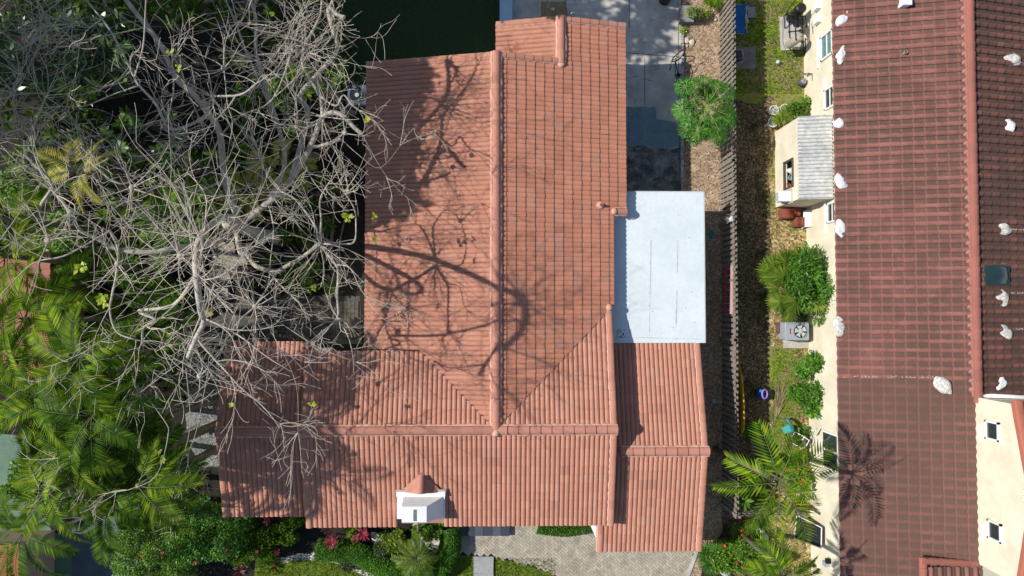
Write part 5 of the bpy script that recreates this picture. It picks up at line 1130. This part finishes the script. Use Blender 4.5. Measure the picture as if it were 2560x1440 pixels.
# left undergrowth
for i,(x,y,rx,ry,h,lb) in enumerate(((60,480,1.5,1.3,2.5,'leafy dark shrub below the umbrella trees at the left edge'),(330,640,1.5,1.0,2.2,'low dark shrub beneath the long horizontal limb'),(170,600,1.4,1.2,3.2,'green shrub with lime tips left of the bare limbs'),(300,950,1.6,1.2,3,'dense dark shrub between palms below the zigzag limb'),
     (620,330,1.3,1.5,1.0,'dark ground shrub under the pruned limbs'),(740,560,.9,.9,.6,'low mossy mound near the burst of pruned twigs'),(750,690,1.0,.6,.5,'small sunlit green mound below the burst of pruned twigs'),(400,700,1.4,1.2,2.0,'shaded shrub left of the garden steps'),(120,1180,1.2,.9,4.2,'leafy tangle between the palms right of the patio'),(700,230,1.2,1.2,1.0,'dim shrub under the upper limbs'))):
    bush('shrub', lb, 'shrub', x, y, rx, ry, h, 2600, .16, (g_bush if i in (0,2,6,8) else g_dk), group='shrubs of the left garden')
bush('flowering_shrub','large dense shrub with small red flowers at the bottom left of the house','shrub',395,1375,1.9,1.5,2.4,13000,.10,g_bush,3,lobes=9,fm=g_flo)
bush('flowering_shrub','green leafy shrub against the lower left house corner','shrub',520,1330,1.9,1.3,2.1,12000,.10,g_hedge,3,lobes=9,fm=g_flp)
bush('shrub','dark shaded shrub below the left wing eave','shrub',640,1370,1.2,1.0,1.5,5000,.10,g_dk,2,lobes=6,fm=g_flp)
bush('shrub','small leafy shrub between the red cordylines and the left wing','shrub',720,1330,.9,.5,1.2,2600,.11,g_dk,1,fm=g_flp)
# hedge ring
def hedge(label, pts, r, h, n, m=g_hedge, size=.07):
    c = P(pts[0][0],pts[0][1],0); t = thing('hedge', label, 'hedge', c); b = MB(); sp = spline([P(x,y,0) for x,y in pts], 5); core = MB()
    core.tube([p+UPV*(h*.45) for p in sp], [r*.75]*len(sp), 8); 
    for _ in range(n):
        i = random.randrange(len(sp)-1); q = sp[i].lerp(sp[i+1], random.random()); a = rnd(0,math.pi); d = (sp[i+1]-sp[i]).normalized(); sd = Vector((-d.y,d.x,0))
        f = 1+.16*noise.noise(q*2.5+Vector((a,0,0))); p = q + sd*math.cos(a)*r*f + UPV*(h*.35+math.sin(a)*h*.6*f)
        v = Vector((rnd(-1,1),rnd(-1,1),rnd(-.3,1))).normalized(); b.kite(p, p+v*size*rnd(.6,1.4), size*.55, (sd*math.cos(a)*.5+UPV+Vector((rnd(-.6,.6),rnd(-.6,.6),0))).normalized(), .5)
    b.build('leaves', m, t); core.build('branches', plain('hedge_core', (.02,.04,.012)), t); return t
hedge('curved clipped green hedge sweeping round the front flower bed', [(800,1365),(850,1370),(900,1378),(940,1400),(985,1420),(1040,1428),(1085,1418),(1115,1390),(1128,1350),(1125,1312)], .42, .8, 26000)
hedge('short dark green grass hedge under the front eave beside the paved drive', [(1345,1311),(1380,1316),(1420,1318),(1470,1310)], .26, .5, 6000, size=.09)
def topiary(px, py, r, label):
    c = P(px,py,r); t = thing('topiary_ball', label, 'topiary', (c.x,c.y,0)); b = MB(); leaf_cloud(b, [(c.x,c.y,r,r,r,r)], 2200, .06, .5, .15); b.build('leaves', leafmat('topiary', [(0,(.03,.055,.015)),(1,(.07,.10,.03))], .2), t); b = MB(); b.tube([(c.x,c.y,0),(c.x,c.y,r)],.04,5); b.build('stem', palmtrunk, t)
topiary(872,1404,.33,'round clipped bush sitting on the white pebble strip'); topiary(956,1372,.36,'dark round bush enclosed by the curved hedge')
bush('flowering_shrub','yellow-green leafy shrub in the middle of the front bed','shrub',985,1352,.7,.5,.8,1500,.14,leafmat('lime_leaf', [(0,(.1,.18,.015)),(1,(.24,.32,.03))], .35)); bush('shrub','small lime shrub behind the red cordylines under the eave','shrub',885,1330,.4,.35,.9,600,.13,g_fan)
bush('shrub','leafy shrub pressed against the chimney foot','shrub',1090,1318,.6,.4,1.0,1800,.10,g_bush); bush('shrub','feathery green shrub under the chimney','shrub',1060,1330,.5,.3,.9,1200,.12,g_bush)
c = P(1046,1335,1); b = MB(); b.tube([P(1045,1300,1.6),P(1046,1345,.3)],.05,6); tag(b.build('sapling', palmtrunk, loc=c), 'thin brown stem standing in front of the chimney', 'sapling')
def ti(px, py, r, label, n=12, m=g_red, name='red_cordyline'):
    c = P(px,py,.9); t = thing(name, label, 'plant', (c.x,c.y,0)); b = MB(); whorl(b, c, r, n, .35, .24, .3, .55); whorl(b, c+UPV*.15, r*.7, n-4, .7, .26, .3, .55); b.build('leaves', m, t); b = MB(); b.tube([(c.x,c.y,0),c],.025,5); b.build('stem', palmtrunk, t)
ti(908,1334,.40,'brightest red spiky cordyline, right one of the two large red plants',14); ti(830,1352,.42,'red spiky cordyline growing in front of the curved hedge start',13); ti(890,1345,.26,'small red cordyline touching the brightest red one')
ti(822,1325,.32,'dark red cordyline in the shade of the front eave',10,leafmat('ti_dark',[(0,(.08,.012,.02)),(1,(.2,.03,.04))],.2)); ti(668,1302,.24,'crimson cordyline under the left wing eave',8); ti(692,1380,.22,'small crimson plant by the pebble strip',9); ti(683,1410,.16,'tiny crimson plant at the front lawn edge',8)
ti(602,1425,.5,'dark maroon bush at the bottom edge of the front garden',18,leafmat('maroon',[(0,(.03,.006,.006)),(1,(.09,.015,.015))],.1),'maroon_shrub')
# papaya
c = P(1765,268,2.6); t = thing('papaya_tree', 'bright green papaya tree with star-shaped lobed leaves beside the fence', 'tree', (P(1725,300,0).x,P(1725,300,0).y,0)); b = MB(); s = MB(); VB = MB(); c0 = P(1762,270,2.2)
def papaya_leaf(b, c, az, r, el=-.1):
    ax = Vector((math.cos(az)*.35, math.sin(az)*.35, 1)).normalized(); q = UPV.rotation_difference(ax)
    for k in range(9):
        a = az + (k-4)*.62; L = r*(1-.055*abs(k-4)); d = q @ Vector((math.cos(a),math.sin(a),-.12)); sd = q @ Vector((-math.sin(a),math.cos(a),0)); n_ = q @ UPV
        b.kite(c, c+d*L, .15*L, n_, .5); VB.kite(c+n_*.012, c+d*L*.75+n_*.012, .022, n_, .2)
        for u in (.45,.68):
            for sg in (-1,1): e = c+d*L*u; b.kite(e-d*.05*L, e+(d*.75+sd*sg*.65).normalized()*L*.4, .15*L, (n_+sd*sg*.3).normalized(), .45)
for i,(x,y) in enumerate(scatter(1712,212,1822,330,19,23)+[(1705,270),(1760,205),(1825,290),(1740,340),(1800,345),(1790,215)]):
    cc = P(x,y,2.5+rnd(-.35,.45) - .003*((x-1765)**2+(y-270)**2)**.5); az = math.atan2(cc.y-c0.y, cc.x-c0.x); papaya_leaf(b, cc, az, rnd(.38,.52)); s.tube([c0,(c0+cc)/2+UPV*.1,cc],[.015,.012,.01],4,False)
for i in range(14):
    a = rnd(0,6.28); cc = c0+Vector((math.cos(a)*rnd(.3,.9),math.sin(a)*rnd(.3,.9),rnd(-.7,-.2))); papaya_leaf(b, cc, a, rnd(.35,.45))
b.build('leaves', g_pap, t); VB.build('leaf_veins', plain('vein_lime',(.13,.27,.04)), t); s.build('leaf_stalks', plain('lime_stalk',(.25,.34,.08)), t); b = MB(); b.tube([(c0.x,c0.y,0),c0],[.11,.07],8); b.build('trunk', bark, t); t.location = (c0.x,c0.y,0)
for o in t.children: o.data.transform(Matrix.Translation(Vector((P(1725,300,0).x-c0.x, P(1725,300,0).y-c0.y, 0))))
# potted plants by shed
white_pot = mat('pot_white', (.75,.75,.73), (.5,.5,.48), 6, .7)
for i,(x,y,lb) in enumerate(((1935,276,'round white flower pot left of the small fan palm'),(1962,272,'white pot half covered by the small fan palm'),(1932,306,'white pot at the shed corner'))):
    c = P(x,y,.3); t = thing('flower_pot', lb, 'flower pot', (c.x,c.y,0)); b = MB(); b.lathe((c.x,c.y,0),[(.13,0),(.2,.3),(.22,.32),(.18,.32),(.16,.24)],18); b.build('pot', white_pot, t); b = MB(); leaf_cloud(b,[(c.x,c.y,.27,.13,.13,.1)],60,.08); b.build('dry_plant', leafmat('dryp',[(0,(.2,.2,.12)),(1,(.5,.5,.42))],.1), t)
def fan_palm(label, spots, z, r, m, base, name='fan_palm', n=22):
    g = P(*base,0); t = thing(name, label, 'palm', g); b = MB(); s = MB(); c0 = g+UPV*z*.6
    for (x,y) in spots:
        c = P(x,y,z+rnd(-.2,.2)); az = math.atan2(c.y-c0.y,c.x-c0.x); fan_leaf(b, c, az, rnd(.0,.4), r*rnd(.85,1.1), n); s.tube([c0,(c0+c)/2+UPV*.1,c],[.015,.012,.01],4,False)
    b.build('fan_leaves', m, t); s.build('leaf_stalks', stemm, t); b = MB(); b.tube([g,c0],[.1,.07],7); b.build('trunk', palmtrunk, t)
fan_palm('small fan palm between the white pots above the shed', [(1955,290),(1968,278),(1945,300),(1975,290),(1990,285)], .7, .36, g_fan, (1962,290))
bush('shrub','loose shrub growing at the wall above the shed','shrub',2002,270,.55,.4,.8,900,.14,g_bush)
fan_palm('bright fan palm left of the dark oleander beside the neighbour wall', [(1935,695),(1945,720),(1960,690),(1935,665),(1965,655),(1975,745),(1990,755),(1950,755),(1985,700),(1925,680),(2040,755),(1998,640),(1975,780)], 1.7, .62, g_fan, (1968,745), n=26)
bush('oleander','dark green oleander shrub touching the neighbour eave above the round-fan unit','shrub',2015,695,1.05,1.25,2.6,5200,.2,g_hedge,asp=.28,lobes=10); bush('oleander','small oleander shoot hanging beside the round-fan unit','shrub',2055,785,.35,.45,2.0,420,.2,g_hedge,asp=.28)
c = P(1990,790,.3); b = MB(); b.lathe((c.x-.15,c.y,0),[(.3,0),(.42,.3),(.44,.34),(.36,.34),(.34,.26)],20); tag(b.build('black_planter', black, loc=(c.x,c.y,0)), 'large black planter tub under the fan palm and oleander', 'planter')
for (x,y,rx,ry,h,n,lb) in ((2040,905,.55,.45,1.6,700,'round-leaved shrub below the round-fan unit, upper one'),(2010,925,.4,.35,1.1,420,'low shrub left of the upper wall shrub'),(2000,985,.6,.45,1.0,800,'spreading green shrub beside the grey rock'),(2048,985,.55,.55,1.6,850,'glossy shrub against the wall above the walking frame'),(2035,1020,.5,.35,1.4,500,'small shrub just above the sliding window'),(1880,1072,.5,.4,.5,450,'low weed patch in shade by the lower fence'),(2005,1090,.4,.4,.5,300,'weeds growing through the walking frame')):
    bush('shrub', lb, 'shrub', x, y, rx, ry, h, n, .17, g_hedge, asp=.45, group='shrubs along the neighbour wall')
bush('flowering_shrub','leafy shrub with orange-red flowers at the bottom right of the drive','shrub',1850,1385,1.35,.75,1.0,6500,.12,g_bush,6,lobes=8); bush('flowering_shrub','shaded flowering shrub below the picket corner','shrub',1862,1325,.6,.35,.8,1200,.12,g_bush,4)
bush('flowering_shrub','orange-flowered shrub hidden under the tall feathery palm','shrub',1985,1170,.8,.7,1.2,1500,.14,g_bush,10)
fan_palm('spiky green fan palm at the right corner of the paved drive', [(1770,1375),(1785,1395),(1765,1410),(1790,1370),(1780,1420),(1762,1390)], .7, .45, leafmat('spiky',[(0,(.03,.12,.015)),(1,(.10,.26,.02))],.3), (1772,1395), n=18)
fan_palm('fern-like plant at the foot of the fence by the top edge', [(1785,5),(1795,-3),(1775,0)], .6, .4, g_ar, (1785,2))
whorl_tree('lush dark shrub behind the tall palm in the fenced corner', [(1885,1160),(1900,1240),(1860,1255),(1990,1200),(2010,1230),(1940,1160),(1880,1210)], 1.0, .45, g_bush, 'shrub', 'shrub', 12)
# scattered leaf litter and grass tufts
b = MB()
for _ in range(900):
    x, y = rnd(1850,2010), rnd(0,1280); p = P(x,y,.02); a = rnd(0,6.28); b.kite(p, p+Vector((math.cos(a),math.sin(a),rnd(0,.2)))*rnd(.04,.09), .035, (0,0,1), .5)
for _ in range(500):
    x, y = rnd(1708,1800), rnd(60,1400); p = P(x,y,.02); a = rnd(0,6.28); b.kite(p, p+Vector((math.cos(a),math.sin(a),rnd(0,.2)))*rnd(.04,.1), .03, (0,0,1), .5)
tag(b.build('leaf_litter', leafmat('litter',[(0,(.12,.08,.04)),(.6,(.36,.27,.15)),(1,(.55,.48,.33))],.05)), 'dry fallen leaves strewn over the yards', 'leaf litter', kind='stuff')
b = MB()
def tufts(x0,y0,x1,y1,n,h=.06):
    for _ in range(n):
        p = P(rnd(x0,x1), rnd(y0,y1), .015)
        if True:
            for k in range(3): a = rnd(0,6.28); b.kite(p, p+Vector((math.cos(a)*.7,math.sin(a)*.7,rnd(.4,1)))*h*rnd(.6,1.4), .018, (rnd(-1,1),rnd(-1,1),.3), .3)
tufts(1835,0,2005,235,4500); tufts(640,1395,1390,1445,5000); tufts(1930,870,2010,1230,2200); tufts(1850,240,2010,860,1500)
tag(b.build('grass_tufts', leafmat('grass_blade',[(0,(.06,.11,.015)),(.6,(.13,.2,.03)),(1,(.27,.28,.07))],.3)), 'short grass blades over the front lawn and neighbour yard', 'grass', kind='stuff')
# ---- tall trees standing outside the frame to the left (their crowns shade the lawn and the left roof)
shade_leaf = leafmat('big_tree_leaf', [(0,(.03,.07,.015)),(1,(.08,.14,.03))], .15)
def big_tree(label, x, y, blobs, n=7000, size=.42):
    t = thing('broadleaf_tree', label, 'tree', (x,y,0)); b = MB(); leaf_cloud(b, blobs, n, size, .6, .9, .8); b.build('crown', shade_leaf, t)
    b = MB(); b.tube([(x,y,0),(x+.2,y,5),(x,y,9)],[.4,.3,.15],9)
    for q in blobs: b.tube([(x,y,6),(q[0],q[1],q[2]-.3)],[.14,.05],6)
    b.build('trunk', bark, t)
big_tree('tall leafy tree beyond the upper left corner', -18, 16.5, [(-15.5,14.2,11,3.2,2.4,1.5),(-18.5,14.5,11.5,3.2,2.6,1.6),(-12.6,14.6,11,2.2,2.0,1.3),(-10,14.8,11,1.9,1.9,1.2)], 9000)
big_tree('tall leafy tree beyond the left edge level with the main roof', -19, 9, [(-16.2,9.9,12.5,2.6,1.6,1.4),(-15.4,8.0,12.5,1.6,1.3,1.2),(-18.5,8.2,12,2.6,2.4,1.5),(-15.6,6.1,13.2,1.3,.9,.9),(-14.7,10.7,12.5,1.8,1.0,1.0),(-16.6,6.3,12.2,1.7,1.6,1.1)], 9500)
big_tree('leafy tree far beyond the left edge shading the umbrella shrubs', -29, 12, [(-27,11,9.5,3.5,3.5,2),(-24,8.5,11,3.2,3,1.6),(-23,13.5,10.5,3.5,3,1.8)], 3600)
big_tree('leafy tree standing above the top edge beyond the rear patio', -6, 15.5, [(-5.6,13.6,10.2,1.5,1.0,.8),(-4.6,15.2,10,1.5,1.3,.9),(-7.3,13.9,10.4,1.0,.8,.7)], 900, .4)
whorl_tree('glossy dark shrub at the top edge beneath the topmost limbs', scatter(-30,-40,560,60,34), 2.4, .5, g_dk, 'shrub', 'shrub', 12)
whorl_tree('dim undergrowth shrub beneath the pruned limbs near the lawn', scatter(560,0,860,330,34), 1.2, .42, g_dk, 'shrub', 'shrub', 11)
whorl_tree('low dark leafy plants around the garden steps', scatter(600,420,880,760,18), .6, .4, g_dk, 'shrub', 'shrub', 11)
bush('shrub','low leafy shrub between the smaller palm and the drive edge','shrub',1925,1415,.9,.5,1.0,3000,.13,g_bush)
